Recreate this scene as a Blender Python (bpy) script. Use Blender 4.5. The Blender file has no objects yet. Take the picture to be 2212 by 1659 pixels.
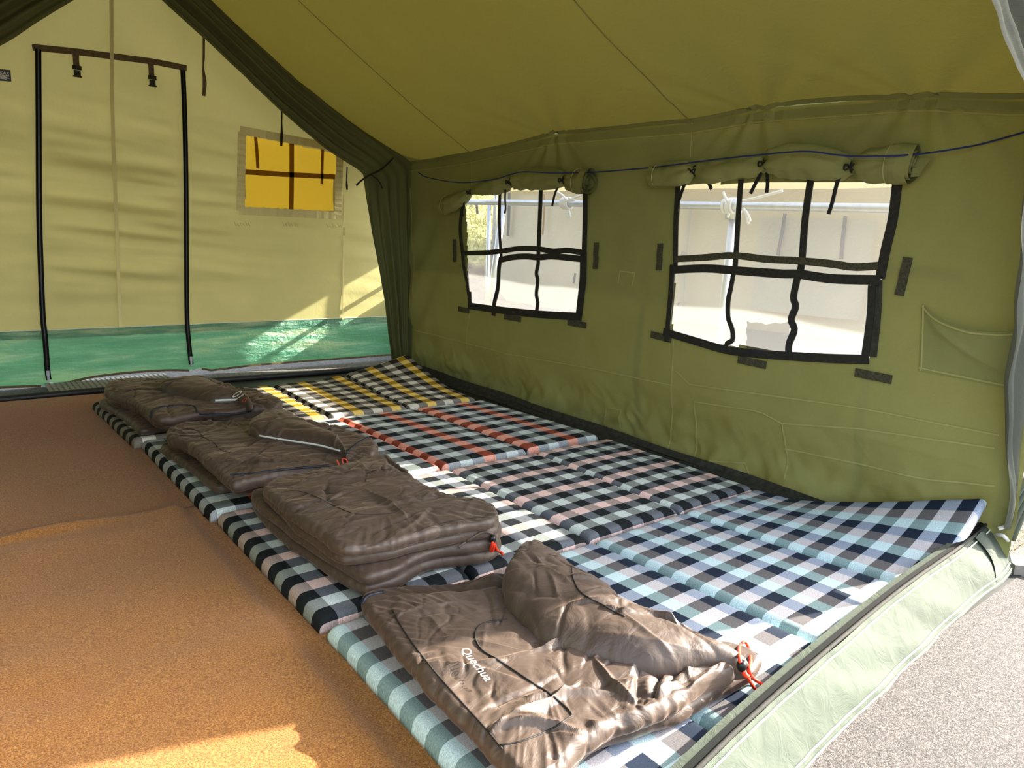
import bpy, bmesh, math, random
import numpy as np
from mathutils import Vector, Matrix
from mathutils.bvhtree import BVHTree
random.seed(3); rng = np.random.default_rng(5)
S = bpy.context.scene; COL = S.collection

# ------------------------------------------------------------------ camera
CP = dict(c=(-0.7169, -0.7013, 1.1053), f=1574.02, yaw=-0.6812, pitch=0.21098, roll=0.050507)
def cam_axes(yaw, pitch, roll):
    cy, sy, cp, sp, cr, sr = math.cos(yaw), math.sin(yaw), math.cos(pitch), math.sin(pitch), math.cos(roll), math.sin(roll)
    fw = np.array([-sy*cp, cy*cp, -sp]); r = np.array([cy, sy, 0.]); u = np.cross(r, fw)
    return cr*r + sr*u, -sr*r + cr*u, fw
RX, UX, FW = cam_axes(CP['yaw'], CP['pitch'], CP['roll']); CC = np.array(CP['c'])
cd = bpy.data.cameras.new('camera'); cam = bpy.data.objects.new('camera', cd); COL.objects.link(cam)
cd.sensor_width = 36; cd.lens = CP['f']/2212*36; cd.clip_start = .02; cd.clip_end = 300
m = Matrix.Identity(4)
for i in range(3):
    m[i][0], m[i][1], m[i][2], m[i][3] = RX[i], UX[i], -FW[i], CC[i]
cam.matrix_world = m; S.camera = cam

# ------------------------------------------------------------------ light
SUN_DIR = Vector((-1.0, .30, -.53))
sd = bpy.data.lights.new('sun', 'SUN'); sd.energy = 14.5; sd.angle = math.radians(.6); sd.color = (1, .93, .80)
so = bpy.data.objects.new('sun', sd); COL.objects.link(so); so.rotation_euler = SUN_DIR.to_track_quat('-Z', 'Y').to_euler(); so.location = (8, -4, 6)
w = bpy.data.worlds.new('sky'); S.world = w; w.use_nodes = True
nt = w.node_tree; nt.nodes.clear()
sky = nt.nodes.new('ShaderNodeTexSky'); sky.sky_type = 'NISHITA'; sky.sun_disc = False
sky.sun_elevation = math.radians(27); sky.sun_rotation = math.atan2(1.0, -.30); sky.air_density = 1.0; sky.dust_density = 3.0; sky.ozone_density = .6
hs = nt.nodes.new('ShaderNodeHueSaturation'); hs.inputs['Saturation'].default_value = .55
bg = nt.nodes.new('ShaderNodeBackground'); bg.inputs['Strength'].default_value = .72
wo = nt.nodes.new('ShaderNodeOutputWorld')
nt.links.new(sky.outputs[0], hs.inputs['Color']); nt.links.new(hs.outputs[0], bg.inputs[0]); nt.links.new(bg.outputs[0], wo.inputs[0])
vs = S.view_settings; vs.view_transform = 'Standard'; vs.look = 'None'; vs.gamma = 1; vs.use_curve_mapping = False
vs.exposure = 0.68
S.cycles.use_denoising = True
S.cycles.max_bounces = 10; S.cycles.diffuse_bounces = 6; S.cycles.transparent_max_bounces = 12; S.cycles.transmission_bounces = 6
S.cycles.sample_clamp_indirect = 8

# ------------------------------------------------------------------ helpers
def ray(x, y): return FW + (x-1106)/CP['f']*RX - (y-829.5)/CP['f']*UX
def onz(x, y, z=0.): d = ray(x, y); return CC + d*((z-CC[2])/d[2])
def onx(x, y, X): d = ray(x, y); return CC + d*((X-CC[0])/d[0])
def ony(x, y, Y): d = ray(x, y); return CC + d*((Y-CC[1])/d[1])

def h3(ix, iy, iz, s):
    n = (ix.astype(np.int64)*374761393 + iy.astype(np.int64)*668265263 + iz.astype(np.int64)*2147483647 + s*1274126177) & 0xffffffff
    n = ((n ^ (n >> 13))*1274126177) & 0xffffffff
    n = ((n ^ (n >> 15))*2246822519) & 0xffffffff
    return (n ^ (n >> 16)) & 0xffffffff
def pn(P, seed=0):
    """gradient noise, about -1..1"""
    P = np.atleast_2d(np.asarray(P, float)); f = np.floor(P); q = P - f; i = f.astype(np.int64)
    t = q*q*q*(q*(q*6-15)+10); out = 0.
    for dx in (0, 1):
        wx = t[:, 0] if dx else 1-t[:, 0]
        for dy in (0, 1):
            wy = t[:, 1] if dy else 1-t[:, 1]
            for dz in (0, 1):
                wz = t[:, 2] if dz else 1-t[:, 2]
                h = h3(i[:, 0]+dx, i[:, 1]+dy, i[:, 2]+dz, seed)
                gx = (h & 1023)/511.5-1; gy = ((h >> 10) & 1023)/511.5-1; gz = ((h >> 20) & 1023)/511.5-1
                out = out + wx*wy*wz*(gx*(q[:, 0]-dx)+gy*(q[:, 1]-dy)+gz*(q[:, 2]-dz))
    return out*1.1
def p2(x, y, seed=0, z=0.):
    x = np.asarray(x, float); return pn(np.stack([x.ravel(), np.broadcast_to(y, x.shape).ravel(), np.full(x.size, z+seed*7.3)], 1), seed).reshape(x.shape)
def sstep(a, b, x): t = np.clip((np.asarray(x, float)-a)/(b-a), 0, 1); return t*t*(3-2*t)

def mesh_obj(name, verts, faces, mat=None, parent=None, smooth=True, uvs=None, mats=None, midx=None, loc=None):
    me = bpy.data.meshes.new(name)
    v = np.asarray(verts, float)
    if loc is not None: v = v - np.asarray(loc)
    me.from_pydata(v.tolist(), [], [list(map(int, f)) for f in faces])
    if uvs is not None:
        ul = me.uv_layers.new(name='UVMap'); uv = np.asarray(uvs, float)
        li = np.empty(len(me.loops), np.int32); me.loops.foreach_get('vertex_index', li)
        ul.data.foreach_set('uv', uv[li].ravel())
    for mm in (mats or ([mat] if mat else [])): me.materials.append(mm)
    if midx is not None: me.polygons.foreach_set('material_index', np.asarray(midx, np.int32))
    if smooth: me.polygons.foreach_set('use_smooth', [True]*len(me.polygons))
    me.update()
    o = bpy.data.objects.new(name, me); COL.objects.link(o)
    if loc is not None: o.location = loc
    if parent is not None:
        o.parent = parent; o.location = Vector(o.location) - world_loc(parent)
    return o
def world_loc(o):
    l = Vector(o.location)
    while o.parent: o = o.parent; l += Vector(o.location)
    return l
def tag(o, label=None, cat=None, group=None, kind=None):
    if label: o['label'] = label
    if cat: o['category'] = cat
    if group: o['group'] = group
    if kind: o['kind'] = kind
    return o
def empty(name, loc, label=None, cat=None, group=None, kind=None):
    o = bpy.data.objects.new(name, None); COL.objects.link(o); o.location = loc; o.empty_display_size = .1
    return tag(o, label, cat, group, kind)
def grid_faces(nu, nv, wrap=False):
    F = []
    for i in range(nu-1 + (1 if wrap else 0)):
        a = (i % nu)*nv; b = ((i+1) % nu)*nv
        for j in range(nv-1): F.append((a+j, b+j, b+j+1, a+j+1))
    return F
class MB:
    def __init__(s): s.v = []; s.f = []; s.uv = []
    def add(s, v, f):
        o = len(s.v); s.v += [tuple(map(float, p)) for p in v]; s.f += [tuple(int(i)+o for i in q) for q in f]
    def box(s, c, d, R=None):
        c = np.array(c, float); d = np.array(d, float)/2
        P = np.array([(x, y, z) for x in (-1, 1) for y in (-1, 1) for z in (-1, 1)])*d
        if R is not None: P = P @ np.array(R).T
        s.add(P+c, [(0, 1, 3, 2), (4, 6, 7, 5), (0, 4, 5, 1), (2, 3, 7, 6), (0, 2, 6, 4), (1, 5, 7, 3)])
    def tube(s, pts, r, n=8, cap=True):
        pts = np.asarray(pts, float); k = len(pts); r = np.broadcast_to(r, (k,))
        T = np.gradient(pts, axis=0); T /= np.linalg.norm(T, axis=1)[:, None]+1e-12
        up = np.array([0, 0, 1.]) if abs(T[0][2]) < .9 else np.array([1., 0, 0])
        N = np.cross(T[0], up); N /= np.linalg.norm(N); V = []
        for i in range(k):
            N = N - T[i]*(N@T[i]); N /= np.linalg.norm(N)+1e-12; B = np.cross(T[i], N)
            for j in range(n):
                a = 2*math.pi*j/n; V.append(pts[i]+r[i]*(math.cos(a)*N+math.sin(a)*B))
        F = [(i*n+j, i*n+(j+1) % n, (i+1)*n+(j+1) % n, (i+1)*n+j) for i in range(k-1) for j in range(n)]
        if cap: F += [tuple(range(n-1, -1, -1)), tuple((k-1)*n+j for j in range(n))]
        s.add(V, F)
    def ribbon(s, pts, nrm, w, t=.003, wv=None):
        """flat strap along pts, facing nrm, width w, thickness t"""
        pts = np.asarray(pts, float); k = len(pts); nrm = np.asarray(nrm, float)
        if nrm.ndim == 1: nrm = np.tile(nrm, (k, 1))
        T = np.gradient(pts, axis=0); T /= np.linalg.norm(T, axis=1)[:, None]+1e-12
        W = np.cross(T, nrm); W /= np.linalg.norm(W, axis=1)[:, None]+1e-12
        w = np.broadcast_to(w, (k,))[:, None]
        a, b = pts-W*w/2, pts+W*w/2
        V = np.stack([a, b, b+nrm*t, a+nrm*t], 1).reshape(-1, 3)
        F = []
        for i in range(k-1):
            for j in range(4): F.append((i*4+j, i*4+(j+1) % 4, i*4+4+(j+1) % 4, i*4+4+j))
        F += [(3, 2, 1, 0), tuple((k-1)*4+j for j in range(4))]
        s.add(V, F)
    def obj(s, name, mat, parent=None, smooth=False, loc=None): return mesh_obj(name, s.v, s.f, mat, parent, smooth, loc=loc)
def spline(P, n, closed=False):
    P = np.asarray(P, float); k = len(P)
    if closed: Q = np.vstack([P[-1], P, P[0], P[1]]); segs = k
    else: Q = np.vstack([2*P[0]-P[1], P, 2*P[-1]-P[-2]]); segs = k-1
    d = [np.linalg.norm(Q[i+2]-Q[i+1]) for i in range(segs)]; cum = np.concatenate([[0], np.cumsum(d)])
    out = []
    for t in (np.linspace(0, cum[-1], n, endpoint=not closed)):
        i = min(int(np.searchsorted(cum, t, 'right'))-1, segs-1); u = (t-cum[i])/(d[i]+1e-12)
        a, b, c, e = Q[i], Q[i+1], Q[i+2], Q[i+3]
        out.append(.5*(2*b+(c-a)*u+(2*a-5*b+4*c-e)*u*u+(-a+3*b-3*c+e)*u**3))
    return np.array(out)
def lin(P, n):
    P = np.asarray(P, float); d = np.concatenate([[0], np.cumsum(np.linalg.norm(np.diff(P, axis=0), axis=1))]); t = np.linspace(0, d[-1], n)
    return np.stack([np.interp(t, d, P[:, i]) for i in range(P.shape[1])], 1)

# ------------------------------------------------------------------ materials
def srgb(r, g, b):
    f = lambda c: (c/255/12.92 if c/255 <= .04045 else ((c/255+.055)/1.055)**2.4)
    return (f(r), f(g), f(b), 1)
class N:
    def __init__(s, name):
        s.m = bpy.data.materials.new(name); s.m.use_nodes = True; s.t = s.m.node_tree; s.t.nodes.clear()
        s.out = s.t.nodes.new('ShaderNodeOutputMaterial')
    def n(s, typ, **k):
        x = s.t.nodes.new('ShaderNode'+typ)
        for a, b in k.items():
            if a.startswith('i_'):
                key = a[2:]; key = int(key) if key.isdigit() else key.replace('_', ' ')
                s.set(x, key, b)
            else: setattr(x, a, b)
        return x
    def set(s, x, key, b):
        if hasattr(b, 'is_output'): s.t.links.new(b, x.inputs[key])
        else: x.inputs[key].default_value = b
    def link(s, a, b): s.t.links.new(a, b)
    def coord(s, kind='Object', scale=(1, 1, 1)):
        c = s.n('TexCoord'); mp = s.n('Mapping'); s.link(c.outputs[kind], mp.inputs[0]); mp.inputs['Scale'].default_value = scale
        return mp.outputs[0]
    def noise(s, vec, scale, detail=3., rough=.55, dist=0.):
        x = s.n('TexNoise', i_Scale=scale, i_Detail=detail, i_Roughness=rough, i_Distortion=dist); s.link(vec, x.inputs['Vector']); return x.outputs['Fac']
    def ramp(s, fac, stops):
        x = s.n('ValToRGB'); s.link(fac, x.inputs[0]); e = x.color_ramp.elements
        while len(e) < len(stops): e.new(.5)
        for i, (p, c) in enumerate(stops): e[i].position = p; e[i].color = c
        return x.outputs[0]
    def math(s, op, a, b=0., c=None):
        x = s.n('Math', operation=op); s.set(x, 0, a); s.set(x, 1, b)
        if c is not None: s.set(x, 2, c)
        return x.outputs[0]
    def mix(s, fac, a, b, blend='MIX'):
        x = s.n('Mix', data_type='RGBA', blend_type=blend)
        for k, v in ((0, fac), (6, a), (7, b)): s.set(x, k, v)
        return x.outputs[2]
    def bump(s, h, strength=.3, dist=.002, nrm=None):
        x = s.n('Bump', i_Strength=strength, i_Distance=dist); s.link(h, x.inputs['Height'])
        if nrm is not None: s.link(nrm, x.inputs['Normal'])
        return x.outputs[0]
    def pbsdf(s, **k):
        x = s.n('BsdfPrincipled')
        for a, b in k.items(): s.set(x, a.replace('_', ' '), b)
        return x
    def done(s, sh): s.link(sh, s.out.inputs[0]); return s.m
def var(c, k): return (c[0]*k, c[1]*k, c[2]*k, 1)

def canvas(name, col, trans=.35, tcol=None, wave=260, bump=.25, rough=.85, dirt=.18, gloss=.25):
    a = N(name); v = a.coord('Object')
    big = a.noise(v, 1.6, 4, .6); fine = a.noise(v, 140, 2)
    c = a.ramp(big, [(.25, var(col, 1-dirt)), (.55, col), (.8, var(col, 1+dirt))])
    c = a.mix(a.math('MULTIPLY', fine, .22), c, var(col, 1.5))
    sx = a.n('SeparateXYZ'); a.link(v, sx.inputs[0])
    weave = a.math('ADD', a.math('SINE', a.math('MULTIPLY', a.math('ADD', sx.outputs[0], sx.outputs[1]), wave*6.28)), a.math('SINE', a.math('MULTIPLY', sx.outputs[2], wave*6.28)))
    wr = a.noise(v, 14, 5, .6, 1.2)
    b1 = a.bump(wr, bump, .012); b2 = a.bump(weave, .12, .0006, b1)
    p = a.pbsdf(Base_Color=c, Roughness=rough, Normal=b2); p.inputs['Specular IOR Level'].default_value = gloss
    if trans > 0:
        t = a.n('BsdfTranslucent'); a.link(b2, t.inputs['Normal'])
        if tcol: t.inputs[0].default_value = tcol
        else: a.link(c, t.inputs[0])
        mx = a.n('MixShader', i_Fac=trans); a.link(p.outputs[0], mx.inputs[1]); a.link(t.outputs[0], mx.inputs[2])
        return a.done(mx.outputs[0])
    return a.done(p.outputs[0])
def plain(name, col, rough=.6, metal=0., nscale=0, namt=.2, bump=0., spec=.4, bscale=None):
    a = N(name); v = a.coord('Object')
    if nscale:
        n = a.noise(v, nscale, 4); c = a.ramp(n, [(.3, var(col, 1-namt)), (.7, var(col, 1+namt))])
    else: c = col
    p = a.pbsdf(Roughness=rough, Metallic=metal, Base_Color=c); p.inputs['Specular IOR Level'].default_value = spec
    if bump: a.link(a.bump(a.noise(v, bscale or nscale*3, 4), bump, .003), p.inputs['Normal'])
    return a.done(p.outputs[0])

M = {}
M['canvas'] = canvas('olive_canvas', srgb(122, 123, 75), .008, srgb(150, 140, 50))
M['roof'] = canvas('roof_canvas', srgb(92, 99, 66), .032, srgb(150, 136, 52), bump=.2)
M['drape'] = canvas('drape_canvas', srgb(84, 86, 52), .05, bump=.2)
M['drape_out'] = canvas('outer_drape_canvas', srgb(88, 90, 80), .08, bump=.2)
M['far'] = canvas('pale_canvas', srgb(158, 153, 104), .17, srgb(222, 202, 122), bump=.14)
M['farband'] = canvas('pale_canvas_band', srgb(238, 230, 172), .3, srgb(214, 198, 130), bump=.2)
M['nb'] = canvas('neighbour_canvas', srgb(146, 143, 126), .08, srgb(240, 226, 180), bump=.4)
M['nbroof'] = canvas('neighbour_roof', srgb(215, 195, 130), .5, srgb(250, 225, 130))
M['flapyellow'] = canvas('yellow_flap', srgb(150, 116, 34), .30, srgb(240, 190, 50), bump=.25, dirt=.08)
M['yellowstrap'] = canvas('yellow_strap', srgb(140, 108, 28), .5, srgb(190, 140, 30))
M['black'] = plain('black_webbing', srgb(34, 33, 28), .85, 0, 60, .35, .3)
M['velcro'] = plain('worn_velcro', srgb(62, 60, 44), .95, 0, 120, .5, .5)
M['zip'] = plain('zip_tape', srgb(18, 20, 19), .85, 0, 90, .2, .2, .1)
M['brownstrap'] = plain('brown_webbing', srgb(98, 82, 56), .85, 0, 60, .3, .3)
M['thread'] = plain('pale_thread', srgb(150, 148, 92), .9)
M['threadlight'] = plain('light_thread', srgb(205, 205, 180), .9)
M['steel'] = plain('galvanised_steel', srgb(176, 180, 184), .38, .85, 30, .12, .1)
M['rope'] = plain('pale_rope', srgb(205, 202, 196), .9, 0, 200, .2, .4)
M['bluerope'] = plain('blue_cord', srgb(28, 38, 92), .8)
M['cord'] = plain('black_cord', srgb(18, 20, 18), .8)
M['redcord'] = plain('orange_red_cord', srgb(226, 54, 22), .6)
M['plastic'] = plain('black_plastic', srgb(18, 18, 18), .35)
M['white'] = plain('white_print', srgb(235, 235, 230), .8)
M['redprint'] = plain('red_print', srgb(205, 70, 45), .8)
M['lining'] = plain('pale_lining', srgb(205, 208, 208), .7)
M['bluezip'] = plain('navy_zip', srgb(24, 30, 44), .5, 0, 150, .2, .2)
M['rubber'] = plain('black_groundsheet', srgb(30, 31, 30), .5, 0, 20, .3, .2)
M['grime'] = plain('grimy_webbing', srgb(46, 46, 38), .9, 0, 40, .5, .5)

a = N('brown_satin'); v = a.coord('Object')   # sleeping bag shell
nz = a.noise(a.coord('Object', (1, 1.6, 1)), 11, 4, .5, .7); cr = a.noise(v, 40, 3, .5, .8)
c = a.ramp(a.noise(v, 3, 4), [(.3, srgb(66, 54, 47)), (.7, srgb(80, 67, 58))])
rg = a.n('TexNoise', noise_type='RIDGED_MULTIFRACTAL', i_Scale=7., i_Detail=3., i_Roughness=.5, i_Distortion=.5); a.link(a.coord('Object', (1, 1.5, 1)), rg.inputs['Vector'])
b = a.bump(nz, .4, .02); b = a.bump(rg.outputs['Fac'], .32, .008, b); b = a.bump(cr, .15, .004, b)
p = a.pbsdf(Base_Color=c, Roughness=.5, Normal=b); p.inputs['Specular IOR Level'].default_value = .42
p.inputs['Sheen Weight'].default_value = .2; p.inputs['Sheen Roughness'].default_value = .35; p.inputs['Sheen Tint'].default_value = srgb(230, 200, 180)
M['bag'] = a.done(p.outputs[0])
M['bagseam'] = plain('dark_stitching', srgb(30, 25, 22), .7)

a = N('brown_carpet'); v = a.coord('Object')
f1 = a.noise(v, 260, 3, .7); f2 = a.noise(v, 3.2, 4); f3 = a.noise(v, 90, 3)
c = a.ramp(f1, [(.30, srgb(92, 56, 24)), (.5, srgb(152, 100, 44)), (.68, srgb(200, 144, 74))])
c = a.mix(a.math('MULTIPLY', f2, .35), c, srgb(146, 90, 34))
b = a.bump(f1, .6, .004); b = a.bump(f3, .3, .005, b)
p = a.pbsdf(Base_Color=c, Roughness=.95, Normal=b); p.inputs['Specular IOR Level'].default_value = .1
p.inputs['Sheen Weight'].default_value = .15
M['carpet'] = a.done(p.outputs[0])

a = N('coil_mat'); v = a.coord('Object')
vo = a.n('TexVoronoi', i_Scale=95.); a.link(v, vo.inputs['Vector']); n1 = a.noise(v, 150, 4, .7, 2.0)
c = a.ramp(n1, [(.40, srgb(22, 19, 20)), (.5, srgb(74, 68, 67)), (.58, srgb(128, 120, 116))])
b = a.bump(n1, 1., .012)
p = a.pbsdf(Base_Color=c, Roughness=.8, Normal=b); M['coil'] = a.done(p.outputs[0])
a = N('pale_gravel'); v = a.coord('Object')
n1 = a.noise(v, 70, 5, .7); n2 = a.noise(v, 2.2, 3)
c = a.ramp(n1, [(.32, srgb(56, 53, 50)), (.5, srgb(94, 91, 88)), (.7, srgb(130, 127, 124))])
c = a.mix(a.math('MULTIPLY', n2, .3), c, srgb(112, 104, 90))
p = a.pbsdf(Base_Color=c, Roughness=.95, Normal=a.bump(n1, .6, .01)); M['gravel'] = a.done(p.outputs[0])
a = N('grassy_bank'); v = a.coord('Object'); n1 = a.noise(v, 6, 6, .7); sx = a.n('SeparateXYZ'); a.link(v, sx.inputs[0])
g = a.ramp(n1, [(.3, srgb(92, 100, 50)), (.5, srgb(150, 152, 86)), (.7, srgb(205, 196, 140))])
d = a.ramp(n1, [(.3, srgb(84, 70, 56)), (.7, srgb(150, 130, 110))])
hgt = a.math('MULTIPLY', a.math('SUBTRACT', a.math('ADD', sx.outputs[2], a.math('MULTIPLY', n1, .4)), .75), 5.); hgt2 = a.n('Clamp'); a.link(hgt, hgt2.inputs[0])
p = a.pbsdf(Base_Color=a.mix(hgt2.outputs[0], d, g), Roughness=.95, Normal=a.bump(n1, .8, .05)); M['bank'] = a.done(p.outputs[0])
M['blade'] = plain('dry_grass', srgb(176, 170, 92), .8, 0, 3, .35)
M['straw'] = plain('straw', srgb(150, 126, 66), .8, 0, 30, .3)
M['concrete'] = plain('concrete', srgb(116, 112, 104), .9, 0, 20, .12, .2)
a = N('green_tarp'); v = a.coord('Object')
cr = a.noise(v, 20, 5, .65, 1.8); cr2 = a.noise(a.coord('Object', (1, 1, 4)), 6, 4, .6, 1.0)
c = a.ramp(a.noise(a.coord('Object', (.6, 1, 5)), 2.6, 4), [(.36, srgb(56, 116, 94)), (.5, srgb(100, 150, 124)), (.62, srgb(176, 192, 152))])
b = a.bump(cr, .7, .012); b = a.bump(cr2, .6, .03, b)
p = a.pbsdf(Base_Color=c, Roughness=.32, Normal=b); t = a.n('BsdfTranslucent'); t.inputs[0].default_value = srgb(110, 170, 110)
mx = a.n('MixShader', i_Fac=.25); a.link(p.outputs[0], mx.inputs[1]); a.link(t.outputs[0], mx.inputs[2]); M['tarp'] = a.done(mx.outputs[0])
M['skirt'] = canvas('pale_green_tarp', srgb(72, 79, 69), .02, srgb(150, 160, 130), bump=.45, rough=.8, gloss=.15)
a = N('insect_mesh'); v = a.coord('Object', (1, 1, 1))
sx = a.n('SeparateXYZ'); a.link(v, sx.inputs[0])
wv = a.math('MULTIPLY', a.math('SINE', a.math('MULTIPLY', sx.outputs[1], 900.)), a.math('SINE', a.math('MULTIPLY', sx.outputs[2], 900.)))
fac = a.math('ADD', .30, a.math('MULTIPLY', wv, .10))
d = a.n('BsdfDiffuse'); d.inputs[0].default_value = srgb(150, 150, 150); tl = a.n('BsdfTranslucent'); tl.inputs[0].default_value = srgb(200, 200, 200)
mm = a.n('MixShader', i_Fac=.5); a.link(d.outputs[0], mm.inputs[1]); a.link(tl.outputs[0], mm.inputs[2])
tr = a.n('BsdfTransparent'); mx = a.n('MixShader'); a.link(fac, mx.inputs[0]); a.link(tr.outputs[0], mx.inputs[1]); a.link(mm.outputs[0], mx.inputs[2]); M['mesh'] = a.done(mx.outputs[0])
a = N('mesh_patch'); d = a.n('BsdfDiffuse'); d.inputs[0].default_value = srgb(60, 60, 66); tr = a.n('BsdfTransparent'); mx = a.n('MixShader', i_Fac=.5)
a.link(tr.outputs[0], mx.inputs[1]); a.link(d.outputs[0], mx.inputs[2]); M['patch'] = a.done(mx.outputs[0])
a = N('studded_doormat'); v = a.coord('Object', (14, 14, 14)); br = a.n('TexBrick', i_Scale=2., i_Mortar_Size=.06); a.link(v, br.inputs[0])
br.inputs['Color1'].default_value = srgb(96, 92, 84); br.inputs['Color2'].default_value = srgb(84, 82, 74); br.inputs['Mortar'].default_value = srgb(176, 170, 150)
p = a.pbsdf(Base_Color=br.outputs[0], Roughness=.9); M['doormat'] = a.done(p.outputs[0])

def plaid(name, axis, light, dark, cell, other, o0=0., p0=0.):
    """woven check: bands along one axis (a sequence), crossed by a plain light/dark alternation on the other"""
    a = N(name); uv = a.n('TexCoord').outputs['UV']; s = a.n('SeparateXYZ'); a.link(uv, s.inputs[0])
    A, B = s.outputs[axis], s.outputs[1-axis]; n = len(light)
    k = a.math('DIVIDE', a.math('FLOOR', a.math('FLOORED_MODULO', a.math('DIVIDE', a.math('ADD', A, o0), cell), float(n))), float(n)); k = a.math('ADD', k, .5/n)
    def seq(cols):
        x = a.n('ValToRGB'); x.color_ramp.interpolation = 'CONSTANT'; a.link(k, x.inputs[0]); e = x.color_ramp.elements
        while len(e) < n: e.new(.5)
        for i, c in enumerate(cols): e[i].position = i/n; e[i].color = c
        return x.outputs[0]
    par = a.math('LESS_THAN', a.math('FLOORED_MODULO', a.math('DIVIDE', a.math('ADD', B, p0), other), 2.), 1.)
    sp = a.noise(a.coord('UV'), 330, 3, .8)      # heathered yarn
    c = a.mix(par, seq(dark), seq(light))
    c = a.mix(1., c, a.ramp(sp, [(.35, (.70, .70, .70, 1)), (.5, (1.1, 1.1, 1.1, 1)), (.65, (1.45, 1.45, 1.45, 1))]), 'MULTIPLY')
    wv = a.noise(a.coord('UV'), 700, 2)
    p = a.pbsdf(Base_Color=c, Roughness=.9, Normal=a.bump(wv, .25, .001)); p.inputs['Specular IOR Level'].default_value = .2
    return a.done(p.outputs[0])
BKc = srgb(24, 29, 32)
M['plaid_yellow'] = plaid('yellow_check', 0, [srgb(234, 200, 108), srgb(128, 122, 114), srgb(214, 210, 196), srgb(128, 122, 114)], [srgb(156, 126, 30), srgb(32, 30, 28), srgb(112, 107, 98), srgb(32, 30, 28)], .0615, .0585, .083, .01)
M['plaid_rust'] = plaid('rust_check', 0, [srgb(232, 164, 144), srgb(156, 160, 164), srgb(204, 214, 212), srgb(156, 160, 164)], [srgb(142, 70, 50), BKc, srgb(112, 120, 116), BKc], .0675, .0585, .11, .045)
M['plaid_pink'] = plaid('pink_check', 1, [srgb(96, 100, 106), srgb(200, 210, 206), srgb(96, 100, 106), srgb(230, 198, 190)], [BKc, srgb(132, 138, 134), BKc, srgb(164, 146, 140)], .0585, .0590, -.004, .064)
M['plaid_blue'] = plaid('blue_check', 0, [srgb(186, 208, 212), srgb(184, 180, 182), srgb(136, 146, 162)], [srgb(122, 144, 144), srgb(92, 89, 90), srgb(22, 33, 50)], .0556, .0575, .016, .0375)

# ================================================================== SETTING
XW, YF, YP = 2.16, 4.55, 4.10          # right wall, far wall, inner doorway
RIDGE_X, RIDGE_Z = .27, 2.66
EAVE = np.array([(-.06, 1.60), (.27, 1.606), (.57, 1.646), (1.25, 1.658), (1.61, 1.634), (2.57, 1.637), (3.38, 1.566), (4.16, 1.527)])
def eave(y): return np.interp(y, EAVE[:, 0], EAVE[:, 1])
Q1 = [(3.45, 1.335), (2.285, 1.345), (2.262, .63), (3.34, .595)]
Q2 = [(1.645, 1.35), (.615, 1.35), (.62, .655), (1.60, .615)]
def inquad(y, z, Q):
    ok = np.ones(np.shape(y), bool)
    for i in range(4):
        (a, b), (c, d) = Q[i], Q[(i+1) % 4]
        ok &= ((c-a)*(z-b)-(d-b)*(y-a)) < 0 if True else ok
    return ok
def inquad_any(y, z, Q):
    cs = [((Q[(i+1) % 4][0]-Q[i][0])*(z-Q[i][1])-(Q[(i+1) % 4][1]-Q[i][1])*(y-Q[i][0])) for i in range(4)]
    cs = np.array(cs); return np.all(cs > 0, 0) | np.all(cs < 0, 0)
def wallx(y, z):
    """inner face of the right canvas wall, with its sags and tucks"""
    y = np.asarray(y, float); z = np.asarray(z, float); e = eave(y)
    x = XW + .018*p2(y*1.3, z*1.1, 1) + .009*p2(y*4+z*1.5, z*2.2, 2) + .005*np.abs(p2(y*6-z*3, z*5, 6))
    low = sstep(.42, .05, z)
    x += low*(.05*p2(y*3.2+z*1.4, z*5.5, 3) + .034*np.abs(p2(y*6+z*5, z*6, 4)) + .02*np.abs(p2(y*13-z*7, z*9, 5)))
    x += low*.03*np.sin(np.clip(z/.4, 0, 1)*math.pi)
    for py in (2.57, 1.25, .57):                      # tucks fanning out below each roof support
        d = y-py; r = np.maximum(e-z, 0.); an = d/(r+.08)
        x += .014*np.cos(an*9.)*np.exp(-r*3.2)*np.exp(-(an*.9)**2)*sstep(0, .04, r)
    d = (y-.35) - (e-z)*-.55                            # diagonal drag by the front corner
    x += .012*np.exp(-(d/.06)**2)*sstep(.45, .1, y)*sstep(.6, 1.0, z)
    x -= .014*np.exp(-((z-.36)/.012)**2)*.3
    # drag lines at the corner by the doorway
    x += .02*np.sin((y*1.2+z*.9)*16)*sstep(3.55, 4.1, y)*sstep(1.5, .9, z)*.5
    x -= sstep(3.85, 4.16, y)*.03*sstep(0, .6, z)
    return x
def wall_pt(y, z, off=.004): return np.array([float(wallx(y, z))-off, y, z])
def wp(px, py, off=.004):
    p = onx(px, py, XW)
    for _ in range(3): p = onx(px, py, float(wallx(p[1], p[2])))
    return np.array([p[0]-off, p[1], p[2]])
ys = np.linspace(-.05, 4.16, 351); nz_ = 131
V = []; 
Yg = np.repeat(ys[:, None], nz_, 1); T = np.linspace(0, 1, nz_)[None, :]; Zg = T*eave(Yg)
Xg = wallx(Yg, Zg)
V = np.stack([Xg, Yg, Zg], -1).reshape(-1, 3)
F = np.array(grid_faces(len(ys), nz_)); cy = V[F][:, :, 1].mean(1); cz = V[F][:, :, 2].mean(1)
keep = ~(inquad_any(cy, cz, Q1) | inquad_any(cy, cz, Q2) | ((cy < .045) & (cz < .46))); F = F[keep]
wall_right = tag(mesh_obj('wall_right', V, F, M['canvas']), 'olive canvas tent wall with two meshed windows', kind='structure')
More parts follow.
